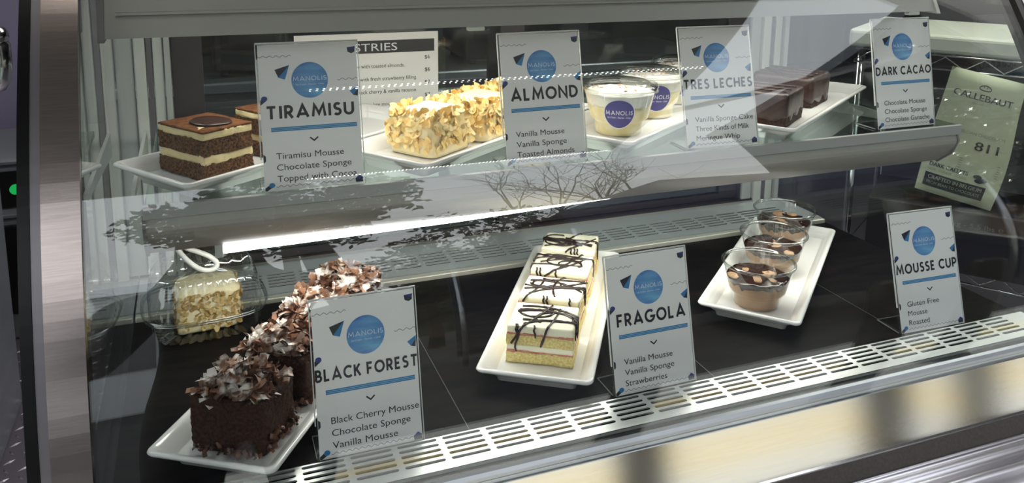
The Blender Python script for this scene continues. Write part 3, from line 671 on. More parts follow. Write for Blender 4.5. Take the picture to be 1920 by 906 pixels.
for i, (u, v, rz) in enumerate(((0.0640, 0.066, 0.0), (0.0640, 0.150, 0.03), (0.0640, 0.234, -0.03), (0.0655, 0.314, 0.04))):
    o = make_forest(31 + i); o.location = on_plate('bf', u, v); o.rotation_euler = (0, 0, PM['bf'][1] + rz); tag(o, FL[i], 'cake', 'chocolate shaving cakes on the lower deck')

# drizzled strawberry squares
def make_fragola(seed):
    rg = random.Random(seed); r = empty('strawberry_layer_square'); w, d = 0.077, 0.063; H_ = 0.0455
    def lay(n, z0, z1, m_, amp, ins, fr=300): MB().bm(block(-w / 2 + ins, w / 2 - ins, -d / 2 + ins, d / 2 - ins, z0, z1, 0.0022, amp, fr, seed + z0 * 999)).build(n, M[m_], r)
    lay('sponge_layer', 0.0008, 0.0135, 'sponge_pale', 0.0008, 0.0); lay('jam_layer', 0.0128, 0.0160, 'jam', 0.0006, 0.0004, 180); lay('cream_layer', 0.0156, 0.0225, 'white_icing', 0.0004, 0.0005, 120)
    lay('sponge_layer', 0.0223, 0.0345, 'sponge_pale', 0.0008, 0.0002); lay('jam_layer', 0.0338, 0.0370, 'jam', 0.0006, 0.0005, 180)
    MB().bm(block(-w / 2 + 0.0003, w / 2 - 0.0003, -d / 2 + 0.0003, d / 2 - 0.0003, 0.0364, H_, 0.003, 0.0003, 60, seed, 0.0025)).build('white_topping', M['white_icing'], r)
    mb = MB(); zt = H_ + 0.0006
    def clampline(pts, rr=0.0013):
        o_ = []
        for (x, y) in pts:
            z = zt
            if abs(x) > w / 2: z = zt - (abs(x) - w / 2) * 1.0; x = math.copysign(w / 2 + 0.0007, x)
            if abs(y) > d / 2: z = min(z, zt - (abs(y) - d / 2) * 1.0); y = math.copysign(d / 2 + 0.0007, y)
            o_.append((x, y, z))
        mb.tube(o_, [rr * rg.uniform(0.75, 1.3) for _ in o_], 6)
    for k in range(7):
        a = rg.uniform(-0.35, 0.35) + (0 if k % 4 else 1.2); c = Vector((rg.uniform(-0.02, 0.02), rg.uniform(-0.022, 0.022))); L_ = rg.uniform(0.028, 0.046); cv = rg.uniform(-9, 9)
        pts = []
        for i in range(25):
            t = (i / 24 - 0.5) * 2 * L_; pts.append((c.x + t * math.cos(a) - cv * t * t * math.sin(a), c.y + t * math.sin(a) + cv * t * t * math.cos(a)))
        clampline(pts)
    for k in range(2):
        c = Vector((rg.uniform(-0.02, 0.02), rg.uniform(-0.012, 0.012))); rr = rg.uniform(0.010, 0.016); a0 = rg.uniform(0, 6)
        clampline([(c.x + rr * 1.4 * math.cos(a0 + t), c.y + rr * math.sin(a0 + t)) for t in [i / 20 * 4.4 for i in range(21)]])
    for k in range(4):                                           # drips down the sides
        if k < 3: x = rg.uniform(-0.03, 0.033); p = [(x, -d / 2 + 0.003, zt), (x + 0.001, -d / 2 - 0.0006, zt - 0.001)] + [(x + 0.002 * math.sin(i), -d / 2 - 0.0012, zt - 0.004 - 0.0045 * i) for i in range(rg.choice((3, 5, 7)))]
        else: y = rg.uniform(-0.02, 0.02); p = [(w / 2 - 0.003, y, zt), (w / 2 + 0.0006, y, zt - 0.001)] + [(w / 2 + 0.0012, y + 0.001 * math.sin(i), zt - 0.004 - 0.005 * i) for i in range(5)]
        mb.tube(p, [0.0012] * (len(p) - 1) + [0.0007], 6)
    mb.build('chocolate_drizzle', M['drizzle'], r); return r
GLB = ('strawberry layer square at the open end of its plate, chocolate running down its front', 'second strawberry layer square with a big chocolate loop on top', 'third strawberry layer square, between the looped one and the farthest', 'farthest strawberry layer square, next to the rear grille')
for i, (u, v, rz) in enumerate(((0.0635, 0.080, 0.01), (0.062, 0.158, -0.03), (0.062, 0.240, -0.04), (0.062, 0.317, 0.0))):
    o = make_fragola(41 + i); o.location = on_plate('fra', u, v); o.rotation_euler = (0, 0, PM['fra'][1] + rz); tag(o, GLB[i], 'cake', 'strawberry layer squares on the lower deck')

# cups
def cup_r(z):
    P = [(0.0, 0.0285), (0.0015, 0.0300), (0.0175, 0.0318), (0.0200, 0.0368), (0.0225, 0.0378), (0.055, 0.0452)]
    for (z0, r0), (z1, r1) in zip(P, P[1:]):
        if z <= z1: return r0 + (r1 - r0) * (z - z0) / (z1 - z0)
    return P[-1][1]
def rib(a, r, z): return 0.0005 * math.cos(44 * a) if 0.001 < z < 0.0178 else 0.0
def cup_shell(parent):
    pr = [(0.0285, 0.0003), (0.0300, 0.0018), (0.0318, 0.0175), (0.0345, 0.0192), (0.0368, 0.0203), (0.0378, 0.0228), (0.0415, 0.0390), (0.0452, 0.0552)]
    MB().lathe([(0.001, 0.0003)] + pr, 96, rib=rib).build('cup_wall', M['clear_thin'], parent)
    MB().lathe([(0.0452, 0.0552), (0.0470, 0.0556), (0.0482, 0.0570), (0.0482, 0.0588), (0.0470, 0.0600), (0.0455, 0.0596), (0.0448, 0.0580), (0.0450, 0.0556)], 96).build('rim', M['plastic_rim'], parent)
def wavy_fill(z_side, z0, name, m_, parent, seed, amp=0.003, dome=0.0, ins=0.0009, n=72, fr=3.0, top=True, z_bot_amp=0.0):
    mb = MB(); rings = []
    f = lambda a, k: noise.noise(Vector((math.cos(a) * fr * k, math.sin(a) * fr * k, seed)))
    nz_ = 8
    for i in range(nz_ + 1):
        ring = []
        for j in range(n):
            a = 2 * PI * j / n; zt = z_side + amp * f(a, 1.0); zb = z0 + z_bot_amp * noise.noise(Vector((math.cos(a) * 5, math.sin(a) * 5, seed + 7)))
            z = zb + (zt - zb) * i / nz_; rr = cup_r(z) - ins; ring.append((rr * math.cos(a), rr * math.sin(a), z))
        rings.append(ring)
    if top:
        for k in (0.85, 0.65, 0.45, 0.25, 0.08):
            ring = []
            for j in range(n):
                a = 2 * PI * j / n; rr = (cup_r(z_side) - ins) * k; z = z_side + amp * f(a, k) + dome * (1 - k * k) + 0.6 * amp * noise.noise(Vector((rr * math.cos(a) * 160, rr * math.sin(a) * 160, seed)))
                ring.append((rr * math.cos(a), rr * math.sin(a), z))
            rings.append(ring)
    mb.loft(rings, 0, True, (True, top)); return mb.build(name, m_, parent)
def make_mousse_cup(seed):
    rg = random.Random(seed); r = empty('mousse_cup'); cup_shell(r)
    wavy_fill(0.0355, 0.0012, 'mousse', M['mousse'], r, seed, 0.0050, 0.001, fr=2.6)
    wavy_fill(0.0385, 0.0335, 'chocolate_sauce', M['choc_sauce'], r, seed + 2, 0.0022, 0.0028, 0.0008, 72, 3.0, True, 0.0105)
    mb = MB()
    for k in range(6):                                           # mousse showing through in soft lumps on top
        a = rg.uniform(0, 2 * PI); q = rg.uniform(0.1, 0.85); zc = 0.0388; wall = False
        rr = (cup_r(zc) - 0.0010) * q; ex = rg.uniform(0.005, 0.011); ez = 0.0030; c = Vector((rr * math.cos(a), rr * math.sin(a), zc)); n = 12; rings = []
        for i in range(7):
            ph = -PI / 2 + PI * i / 6; ring = []
            for j in range(n):
                t = 2 * PI * j / n; wob = 1 + 0.35 * noise.noise(Vector((math.cos(t) * 1.3, math.sin(t) * 1.3 + i * .3, k * 3 + seed)))
                p_ = c + Vector((math.cos(t) * math.cos(ph) * ex * wob, math.sin(t) * math.cos(ph) * ex * wob, math.sin(ph) * ez * wob))
                lim = cup_r(p_.z) - 0.0006; L_ = math.hypot(p_.x, p_.y)
                if L_ > lim: p_.x *= lim / L_; p_.y *= lim / L_
                ring.append(p_)
            rings.append(ring)
        mb.loft(rings)
    mb.build('mousse_lumps', M['mousse'], r); return r
MLB = ('open cup of chocolate mousse at the near end of its plate', 'open cup of chocolate mousse in the middle of its row of three', 'open cup of chocolate mousse at the far end of its row of three')
for i, (u, v, rz) in enumerate(((0.0640, 0.066, 0.3), (0.062, 0.185, 1.7), (0.058, 0.302, 2.9))):
    o = make_mousse_cup(51 + i); o.location = on_plate('mou', u, v); o.rotation_euler = (0, 0, rz); tag(o, MLB[i], 'cup', 'chocolate mousse cups')

def make_tres(seed, face):
    rg = random.Random(seed); r = empty('lidded_cream_cup'); cup_shell(r)
    wavy_fill(0.040, 0.0012, 'soaked_sponge', M['custard'], r, seed, 0.004, 0.0)
    wavy_fill(0.0530, 0.0385, 'whipped_cream', M['whip'], r, seed + 3, 0.0015, 0.004, 0.0006, 72, 4.0, True, 0.006)
    mb = MB()
    for k in range(40):
        a = rg.uniform(0, 6.28); q = 0.034 * math.sqrt(rg.random()); flake(mb, (q * math.cos(a), q * math.sin(a), 0.0583 + rg.uniform(0, 0.001)), (rg.uniform(-.6, .6), rg.uniform(-.6, .6), 1), rg.uniform(0.001, 0.0034), rg)
    tag(mb.build('topping_crumbs', M['crumb'], r), kind='stuff')
    MB().lathe([(0.0470, 0.0552), (0.0488, 0.0556), (0.0490, 0.0625), (0.0476, 0.0642), (0.0455, 0.0645), (0.0440, 0.0632), (0.0395, 0.0628), (0.0385, 0.0660), (0.0365, 0.0668), (0.001, 0.0664)], 96,
               rib=lambda a, r_, z: 0.0003 * math.cos(60 * a) if 0.0553 < z < 0.0628 and r_ > 0.0485 else 0).build('lid', M['clear_plastic'], r)
    MB().lathe([(0.0486, 0.0546), (0.0494, 0.0552), (0.0494, 0.0560), (0.0486, 0.0565)], 96).build('lid_rim', M['plastic_rim'], r)
    # round sticker wrapped on the wall
    zc = 0.0315; slope = 0.975
    def wrap(px, pz, off):
        z = zc + pz * slope; rr = 0.0378 + (z - 0.0228) * 0.229 + off; a = face + px / (cup_r(zc) + off); return (rr * math.cos(a), rr * math.sin(a), z)
    lab = MB(); n = 40
    for (R_, off, mi) in ((0.0198, 0.0006, 1), (0.0188, 0.0008, 0)):
        rings = [[wrap(R_ * k * math.cos(2 * PI * i / n), R_ * k * math.sin(2 * PI * i / n), off) for i in range(n)] for k in (1.0, 0.75, 0.5, 0.25, 0.02)]
        lab.loft(rings, mi, True, (False, True))
    st = lab.build('round_sticker', [M['label'], M['label_white']], r)
    tx = MB(); v, f = stroke_text('MANOLIS', 0.0056, 0.0340, 0.15, 0.24)
    tx.add([wrap(p[0] - 0.0170, p[1] - 0.0010, 0.0010) for p in v], f)
    v, f = fit_text('Ice Cream - Pastries - Cakes', 0.0036, 0.0300, 0, 'CENTER', 0.3)
    tx.add([wrap(p[0], p[1] - 0.0058, 0.0010) for p in v], f); tx.build('sticker_lettering', M['label_white'], st)
    return r
TLB = ('lidded cream cup with its whole round purple sticker showing, nearest of three', 'lidded cream cup with its sticker half covered by the nearest cup', 'lidded cream cup farthest back, mostly behind the milk cake card')
for i, (u, v, fa) in enumerate(((0.0650, 0.090, -118), (0.055, 0.205, -108), (0.054, 0.318, -110))):
    o = make_tres(61 + i, math.radians(fa)); o.location = on_plate('tres', u, v); o.rotation_euler = (0, 0, 0); tag(o, TLB[i], 'cup', 'lidded cream cups')

# ------------------------------------------------------------ dessert cards
CW, CH = 0.1016, 0.1513
def card(x, y, z, yaw, tilt, title, tu0, tu1, cap, lines, label):
    root = empty('dessert_card', (x, y, z), yaw, label, 'sign', 'dessert cards in clear stands')
    cd = MB(); Y0 = -0.0006
    P = lambda u, t, k=1: (u * CW, Y0 - 0.00012 * k, CH * (1 - t))
    cd.box(0.001, CW - 0.001, -0.0006, 0.0, 0.001, CH - 0.002, 0)
    def poly(pts, mi, k=1):
        q = [P(max(0.012, min(0.988, u)), t, k) for u, t in pts]
        cd.poly(q, mi)
    def line(pts, w, mi, k=1):
        v, f = strip([(u * CW, CH * (1 - t)) for u, t in pts], w); cd.add([(a, Y0 - 0.00012 * k, c) for a, c in v], f, mi)
    # 1 ink 2 grey 3 blue 4 sky 5 navy 6 charcoal
    wave = lambda u0, u1, t, n, amp=0.006: [(u0 + (u1 - u0) * i / (n * 8), t + amp * math.sin(2 * PI * i / 8)) for i in range(n * 8 + 1)]
    line(wave(0.012, 0.33, 0.094, 5), 0.0005, 2); line(wave(0.78, 0.988, 0.268, 3), 0.0005, 2); line(wave(0.12, 0.90, 0.966, 13), 0.0005, 2)
    poly([(0.165, 0.183), (0.31, 0.155), (0.198, 0.238)], 6); poly([(0.31, 0.155), (0.262, 0.252), (0.198, 0.238)], 3)
    poly([(0.90, 0.352), (0.988, 0.318), (0.988, 0.338), (0.935, 0.382)], 3); poly([(0.988, 0.338), (0.980, 0.390), (0.935, 0.382)], 6)
    poly([(0.895, 0.050), (0.98, 0.045), (0.975, 0.062), (0.94, 0.066)], 5); poly([(0.895, 0.050), (0.94, 0.066), (0.94, 0.093), (0.902, 0.082)], 6); poly([(0.94, 0.066), (0.975, 0.062), (0.972, 0.083), (0.94, 0.093)], 6, 1)
    poly([(0.012, 0.385), (0.05, 0.362), (0.072, 0.388), (0.012, 0.418)], 6); poly([(0.05 + 0.030 * math.cos(a), 0.375 + 0.017 * math.sin(a)) for a in [2 * PI * i / 14 for i in range(14)]], 5, 2)
    poly([(0.012, 0.745), (0.035, 0.758), (0.035, 0.792), (0.012, 0.806)], 6)
    poly([(0.012, 0.972), (0.070, 0.945), (0.092, 0.966), (0.030, 0.992), (0.012, 0.990)], 6); poly([(0.080 + 0.030 * math.cos(a), 0.955 + 0.017 * math.sin(a)) for a in [2 * PI * i / 14 for i in range(14)]], 3, 2)
    poly([(0.905, 0.958), (0.948, 0.936), (0.985, 0.952), (0.948, 0.965)], 5, 2); poly([(0.905, 0.958), (0.948, 0.965), (0.985, 0.952), (0.985, 0.984), (0.912, 0.986)], 6)
    for dt, w, mi in ((-0.0105, 0.0011, 3), (0.0, 0.0020, 4), (0.0105, 0.0011, 3)):
        line([(0.10, 0.585 + dt), (0.955, 0.585 + dt)], w, mi)
    line([(0.10, 0.585), (0.955, 0.585)], 0.0008, 3, 2)
    line([(0.475, 0.652), (0.515, 0.675), (0.555, 0.652)], 0.0015, 1)
    c = cd.build('printed_card', [M['paper'], M['ink'], M['grey_ink'], M['p_blue'], M['p_sky'], M['p_navy'], M['p_char']], root, None, (-tilt, 0, 0))
    lg_ = MB(); n = 44; rad = 0.182 * CW; cx, cz = 0.505 * CW, CH * (1 - 0.262)
    lg_.poly([(cx + rad * math.cos(2 * PI * i / n), Y0 - 0.00015, cz + rad * math.sin(2 * PI * i / n)) for i in range(n)], 0)
    v, f = stroke_text('MANOLIS', 0.0046, rad * 1.84, 0.13, 0.22); lg_.add([(cx - rad * 0.92 + a, Y0 - 0.0003, cz - 0.0006 + b_) for a, b_ in v], f, 1)
    v, f = fit_text('Ice Cream - Pastries - Cakes', 0.0028, rad * 1.55, 0, 'CENTER', 0.3); lg_.add([(cx + a, Y0 - 0.0003, cz - 0.0052 + b_) for a, b_ in v], f, 1)
    lg_.build('round_logo', [M['water'], M['p_white']], c)
    tm = MB(); v, f = stroke_text(title, cap * CW, (tu1 - tu0) * CW, 0.215)
    tm.add([(tu0 * CW + a, Y0 - 0.00025, CH * (1 - 0.513) + b_) for a, b_ in v], f); tm.build('title_lettering', M['ink'], c)
    im = MB()
    for (s_, wd), t in zip(lines, (0.784, 0.860, 0.936)):
        v, f = fit_text(s_, 0.066 * CW / 0.73 * 0.98, wd * CW); im.add([(0.135 * CW + a, Y0 - 0.00025, CH * (1 - t) + b_) for a, b_ in v], f)
    im.build('ingredient_lettering', M['ink'], c)
    # clear stand: back sheet with rolled top edge, foot running back
    st = MB(); st.box(-0.0012, CW + 0.0012, 0.0004, 0.0018, 0.0012, CH + 0.0002, 0)
    a_ = st.build('clear_sheet', M['acrylic'], root, None, (-tilt, 0, 0))
    ed = MB(); ed.tube([(-0.0012, 0.0003, CH - 0.0006), (CW + 0.0012, 0.0003, CH - 0.0006)], 0.0010, 8); ed.box(-0.0016, -0.0007, -0.0005, 0.0016, CH * 0.22, CH - 0.001, 0); ed.box(CW + 0.0006, CW + 0.0013, -0.0005, 0.0016, 0.0, CH - 0.001, 0)
    ed.build('edge_glint', M['acrylic_glint'], root, None, (-tilt, 0, 0))
    ft = MB(); ft.box(-0.001, CW + 0.001, 0.0022, 0.040, 0.0004, 0.0018, 0); ft.build('clear_foot', M['acrylic'], root)
    fe = MB(); fe.box(-0.0016, -0.0010, 0.003, 0.040, 0.0004, 0.0018); fe.box(-0.001, CW + 0.001, 0.0400, 0.0406, 0.0004, 0.0018); fe.build('foot_edge', M['foot_edge'], root)
    return root
card(0.1028, 0.0085, S + 0.0003, -0.006, 0.2128, 'TIRAMISU', .068, .935, .127, (('Tiramisu Mousse', .67), ('Chocolate Sponge', .74), ('Topped with Cocoa', .79)), 'tall white card headed TIRAMISU on the shelf edge before the tiramisu plate')
card(0.3658, 0.0138, S + 0.0003, 0.028, 0.2074, 'ALMOND', .105, .94, .134, (('Vanilla Mousse', .60), ('Vanilla Sponge', .62), ('Toasted Almonds', .71)), 'tall white card headed ALMOND between the almond cakes and the cream cups')
card(0.6024, 0.0133, S + 0.0003, -0.041, 0.2540, 'TRES LECHES', .02, .985, .115, (('Vanilla Sponge Cake', .82), ('Three Kinds of Milk', .75), ('Meringue Whip', .61)), 'tall white card headed TRES LECHES beside the lidded cream cups')
card(0.9055, 0.0163, S + 0.0003, -0.005, 0.1972, 'DARK CACAO', .02, .99, .108, (('Chocolate Mousse', .72), ('Chocolate Sponge', .74), ('Chocolate Ganache', .78)), 'tall white card headed DARK CACAO at the end of the upper shelf')
card(0.1337, -0.1057, D + 0.0003, -0.011, 0.2364, 'BLACK FOREST', .01, .985, .110, (('Black Cherry Mousse', .84), ('Chocolate Sponge', .75), ('Vanilla Mousse', .62)), 'tall white card headed BLACK FOREST standing before the sugar-dusted chocolate cakes')
card(0.4490, -0.1049, D + 0.0003, 0.003, 0.2450, 'FRAGOLA', .085, .94, .130, (('Vanilla Mousse', .60), ('Vanilla Sponge', .61), ('Strawberries', .51)), 'tall white card headed FRAGOLA between the strawberry squares and the mousse cups')
card(0.8550, -0.1017, D + 0.0003, -0.040, 0.2725, 'MOUSSE CUP', .02, .985, .115, (('Gluten Free', .50), ('Mousse', .30), ('Roasted', .32)), 'tall white card headed MOUSSE CUP at the far end of the lower deck')

# ------------------------------------------------------------ menu sheet on the back door
mn = empty('menu_sheet', (0.178, 0.3780, S - 0.165), 0, 'white price list headed PASTRIES stuck on the back door', 'menu')
b = MB(); MWd, MHt = 0.2135, 0.2745
b.box(0, MWd, 0.004, 0.0046, 0, MHt, 0); b.poly([(0.004, 0.0037, MHt - 0.030), (MWd - 0.006, 0.0037, MHt - 0.030), (MWd - 0.006, 0.0037, MHt - 0.011), (0.004, 0.0037, MHt - 0.011)], 1)
pg = b.build('sheet', [M['paper'], M['ink']], mn)
b = MB(); v, f = fit_text('PASTRIES', 0.0165, 0.0900, 0, 'LEFT'); b.add([(0.060 + a, 0.0033, MHt - 0.0265 + c) for a, c in v], f); b.build('heading_lettering', M['label_white'], pg)
b = MB()
for i, (t_, pr_, w_) in enumerate((('mousse with toasted almonds.', '$6', 0.090), ('mousse with fresh strawberry filling.', '$6', 0.112), ('mousse, black cherry & vanilla mousse.', '$7', 0.118), ('chocolate mousse, ganache.', '$7', 0.082))):
    zz = MHt - 0.052 - i * 0.0195; xr = (0.161, 0.180, 0.180, 0.176)[i]
    v, f = fit_text(t_, 0.0080, w_, 0, 'RIGHT'); b.add([(xr + a, 0.0037, zz + c) for a, c in v], f)
    v, f = fit_text(pr_, 0.0085, None, 0, 'RIGHT'); b.add([(MWd - 0.013 + a, 0.0037, zz + 0.0105 + c) for a, c in v], f)
b.build('price_lettering', M['ink'], pg)
b = MB(); b.box(-0.012, MWd + 0.012, 0.0048, 0.0056, -0.01, MHt + 0.006); b.build('plastic_sleeve', M['acrylic'], mn)

# ------------------------------------------------------------ clamshell of almond cake
cl = empty('clamshell_box', (0.040, 0.222, D + 0.0004), math.radians(4), 'clear ribbed clamshell box holding an almond cake, beside the chocolate cakes', 'box')
def clam(sign, h, z0, top_x, top_y):
    mb = MB(); n = 120; rings = []
    def sup(a, rx, ry, e=4.0):
        c_, s_ = math.cos(a), math.sin(a); k = (abs(c_) ** e + abs(s_) ** e) ** (-1 / e); return rx * c_ * k, ry * s_ * k
    for i in range(9):
        t = i / 8; rx = 0.066 + (top_x - 0.066) * t ** 1.4; ry = 0.058 + (top_y - 0.058) * t ** 1.4; z = z0 + sign * h * math.sin(t * PI / 2) ** 0.9
        ring = []
        for j in range(n):
            a = 2 * PI * j / n; x, y = sup(a, rx, ry); wob = (0.0026 * math.cos(2 * PI * x / 0.0105)) if abs(math.sin(a)) > 0.72 and t > 0.12 else (0.0010 * math.cos(2 * PI * y / 0.0085) if t > 0.12 else 0)
            L_ = math.hypot(x, y); ring.append((x * (1 + wob / L_), y * (1 + wob / L_), z))
        rings.append(ring)
    # ribbed flat end
    for k in (0.8, 0.5, 0.2, 0.02):
        ring = []
        for j in range(n):
            a = 2 * PI * j / n; x, y = sup(a, top_x * k, top_y * k); ring.append((x, y, z0 + sign * (h + 0.0022 * math.cos(2 * PI * x / 0.0105) - 0.0022)))
        rings.append(ring)
    mb.loft(rings, 0, True, (False, True)); return mb
clam(-1, 0.0285, 0.030, 0.056, 0.048).build('tray', M['clear_plastic'], cl)
clam(1, 0.046, 0.034, 0.054, 0.044).build('lid', M['clear_plastic'], cl)
rm = MB()
for z, k in ((0.0300, 1.0), (0.0335, 1.02)):
    pts = []
    for j in range(61):
        a = 2 * PI * j / 60; c_, s_ = math.cos(a), math.sin(a); q = (abs(c_) ** 3.2 + abs(s_) ** 3.2) ** (-1 / 3.2); pts.append((0.072 * k * c_ * q, 0.063 * k * s_ * q, z))
    rm.tube(pts, 0.0014, 6, cap=False)
rm.build('rolled_rim', M['plastic_rim'], cl)
lidb = MB(); rings = []                                       # raised back flap of the lid
for i in range(8):
    t = i / 7; z = 0.036 + 0.058 * t; wx = 0.064 - 0.020 * t ** 2; rings.append([(-wx + 2 * wx * j / 24, 0.060 + 0.012 * math.sin(t * PI) + 0.001 * math.cos(j * 2.1), z) for j in range(25)])
lidb.loft(rings, 0, True, (False, False), False); lidb.build('lid_flap', M['clear_plastic'], cl)
bx = empty('boxed_almond_cake', (0.043, 0.222, D + 0.0052), math.radians(5), 'almond coated cake sitting inside the clear clamshell box', 'cake')
MB().bm(block(-0.040, 0.040, -0.032, 0.032, 0.0005, 0.056, 0.0035, 0.0016, 80, 3, 0.010)).build('cream_block', M['almond_cream'], bx)
rg = random.Random(5); mb = MB()
for i in range(420):
    sd = rg.choice('xXyyyY'); s_ = 1 if sd in 'XY' else -1; t = rg.uniform(-.95, .95); zz = rg.uniform(0.002, 0.050)
    c = (s_ * 0.0412, t * 0.032, zz) if sd in 'xX' else (t * 0.040, s_ * 0.0332, zz); nn = Vector((s_, 0, 0)) if sd in 'xX' else Vector((0, s_, 0)); nn += Vector((rg.uniform(-1, 1), rg.uniform(-1, 1), rg.uniform(-1, 1))) * 0.5
    flake(mb, c, nn, rg.uniform(0.0018, 0.0048), rg)
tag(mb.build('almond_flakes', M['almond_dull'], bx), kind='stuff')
bx.scale = (0.93, 0.92, 0.96)
# cord loop under the shelf light
lp = MB(); ck = [(0.004, 0.0082), (0.005, 0.045), (0.010, 0.074), (0.022, 0.0935), (0.036, 0.1015), (0.048, 0.1085), (0.0555, 0.1165), (0.0530, 0.1225), (0.044, 0.1230), (0.034, 0.1175), (0.022, 0.1040), (0.011, 0.0850), (0.003, 0.0600), (0.002, 0.0082)]
pts = []
for i in range(len(ck) - 1):                                 # Catmull-Rom through the bends
    q0, q1, q2, q3 = [Vector(ck[max(0, min(len(ck) - 1, i + k))]) for k in (-1, 0, 1, 2)]
    for j in range(5):
        t = j / 5; w = 0.5 * ((2 * q1) + (q2 - q0) * t + (2 * q0 - 5 * q1 + 4 * q2 - q3) * t * t + (3 * q1 - q0 - 3 * q2 + q3) * t ** 3)
        pts.append((w.x, 0.130 + 0.004 * math.sin((i + t) * 0.45), S - w.y))
pts.append((0.002, 0.132, S - 0.0082))
tag(lp.tube(pts, 0.0030, 8).build('cord_loop', M['cable']), 'pale looped cord hanging under the shelf above the clamshell box', 'cord')

# ------------------------------------------------------------ kitchen seen through the case
rd = Vector((0.55, -0.835, 0)).normalized(); rn = Vector((0.835, 0.55, 0)).normalized()
ang = math.atan2(rd.y, rd.x)
rk = empty('wire_rack', (1.90, 1.11, 0), ang, 'steel wire rack topped with a white board, beyond the end glass', 'rack')
b = MB(); b.box(-0.02, 1.3, -0.004, 0.45, 1.1215, 1.176, 0, 0.012, 3); b.build('white_board', M['board'], rk)
def wire_shelf(z):
    w = MB()
    for yy in (0.0, 0.45):
        w.tube([(0, yy, z), (1.28, yy, z)], 0.003, 6); w.tube([(0, yy, z - 0.040), (1.28, yy, z - 0.040)], 0.003, 6)
        zz = []
        for i in range(27): zz.append((i * 1.28 / 26, yy, z - (0.004 if i % 2 else 0.036)))
        w.tube(zz, 0.0022, 6)
    for i in range(26): w.tube([(0.02 + i * 0.049, 0, z + 0.002), (0.02 + i * 0.049, 0.45, z + 0.002)], 0.0018, 5)
    return w
for z in (1.118, 0.50): wire_shelf(z).build('wire_shelf', M['chrome'], rk)
for (xx, yy) in ((0.015, 0.02), (1.26, 0.02), (0.015, 0.43), (1.26, 0.43)):
    MB().tube([(xx, yy, 0), (xx, yy, 1.12)], 0.013, 12).build('post', M['chrome'], rk)
# dark carton on the lower wire shelf, pouch standing on it
ct = empty('dark_carton', (2.010, 0.885, 0.5045), ang + 0.10, 'dark carton printed with its weight, under the green pouch', 'carton')
b = MB(); b.box(-0.16, 0.30, -0.03, 0.24, 0.0, 0.185, 0, 0.004); cbx = b.build('carton_body', M['bag_dark'], ct)
v, f = fit_text('net 2.5 kg - 5.5 lbs \u212e', 0.020, 0.200, 0, 'LEFT'); b = MB(); b.add([(-0.01 + a, -0.0306, 0.140 + c) for a, c in v], f); b.build('weight_lettering', M['text_dim'], cbx)
pc = Vector((2.045, 0.842, 0.6905))
pouch = empty('chocolate_pouch', pc, ang + 0.12, 'tall pale green pouch of chocolate callets leaning over, wrapped in clear film', 'pouch')
def pouch_pt(u, t, side, ext=0.0):
    x = -0.098 + 0.196 * u + 0.062 * t + 0.010 * math.sin(t * 5) * (u - 0.2); z = 0.003 + 0.366 * t - 0.030 * (u - 0.5) * 2 * 0.6
    th = 0.020 * (4 * u * (1 - u)) ** 0.5 * (4 * t * (1 - t)) ** 0.35
    yb = 0.02 * math.sin(t * 3.1)
    return (x, yb - side * th + (-ext), z + 0.018)
def pouch_mesh():
    mb = MB(); nu, nt = 16, 26
    for s_ in (1, -1):
        v = [pouch_pt(i / nu, j / nt, s_) for j in range(nt + 1) for i in range(nu + 1)]
        mb.add(v, [(j * (nu + 1) + i, j * (nu + 1) + i + 1, (j + 1) * (nu + 1) + i + 1, (j + 1) * (nu + 1) + i) if s_ > 0 else (j * (nu + 1) + i, (j + 1) * (nu + 1) + i, (j + 1) * (nu + 1) + i + 1, j * (nu + 1) + i + 1) for j in range(nt) for i in range(nu)], 0, True)
    return mb
pb = pouch_mesh().build('pouch_body', M['bag_green'], pouch)
def on_pouch(mb, body, size, width, u, t, mi, bold=0.0, align='CENTER', ext=0.0012):
    v, f = fit_text(body, size, width, bold, align)
    for k in ((0, 1) if size > 0.0135 else (0,)): mb.add([pouch_pt(u + (a + k * size * 0.035) / 0.196, t + c / 0.366, 1, ext) for a, c in v], f, mi)
tx = MB()
on_pouch(tx, 'CALLEBAUT', 0.026, 0.152, 0.50, 0.800, 0, 0.0); on_pouch(tx, 'BELGIUM 1911', 0.007, 0.046, 0.50, 0.765, 1)
on_pouch(tx, 'FINEST BELGIAN CHOCOLATE', 0.012, 0.150, 0.52, 0.530, 1); on_pouch(tx, '811', 0.036, 0.056, 0.70, 0.420, 0, 0.0)
on_pouch(tx, 'DARK CALLETS', 0.016, 0.094, 0.10, 0.215, 0, 0.0, 'LEFT'); on_pouch(tx, 'NOIR - DONKER - DUNKEL', 0.010, 0.096, 0.10, 0.180, 1, 0, 'LEFT')
tx.add([pouch_pt(0.08 + 0.76 * i / 16, t, 1, 0.0016) for t in (0.055, 0.090, 0.125, 0.160) for i in range(17)], [(j * 17 + i, j * 17 + i + 1, j * 17 + i + 18, j * 17 + i + 17) for j in range(3) for i in range(16)], 0)
on_pouch(tx, 'CRAFTED IN BELGIUM', 0.015, 0.132, 0.46, 0.118, 2, 0.0, 'CENTER', 0.0034); on_pouch(tx, 'FROM BEAN TO CHOCOLATE', 0.012, 0.132, 0.46, 0.078, 2, 0.0, 'CENTER', 0.0034)
for (cu_, ct_) in ((0.70, 0.225), (0.77, 0.205), (0.73, 0.195)):
    tx.add([pouch_pt(cu_ + 0.055 * math.cos(a), ct_ + 0.016 * math.sin(a), 1, 0.0014) for a in [2 * PI * i / 16 for i in range(16)]], [tuple(range(16))], 0)
for sg in (-1, 1):                                           # curled emblem over the name
    v, f = strip([(0.5 + sg * (0.02 + 0.018 * k / 12 * 5) * math.cos(k / 12 * 5), 0.90 + 0.020 * math.sin(k / 12 * 5)) for k in range(13)], 0.008)
    tx.add([pouch_pt(a, c, 1, 0.0012) for a, c in v], f, 0)
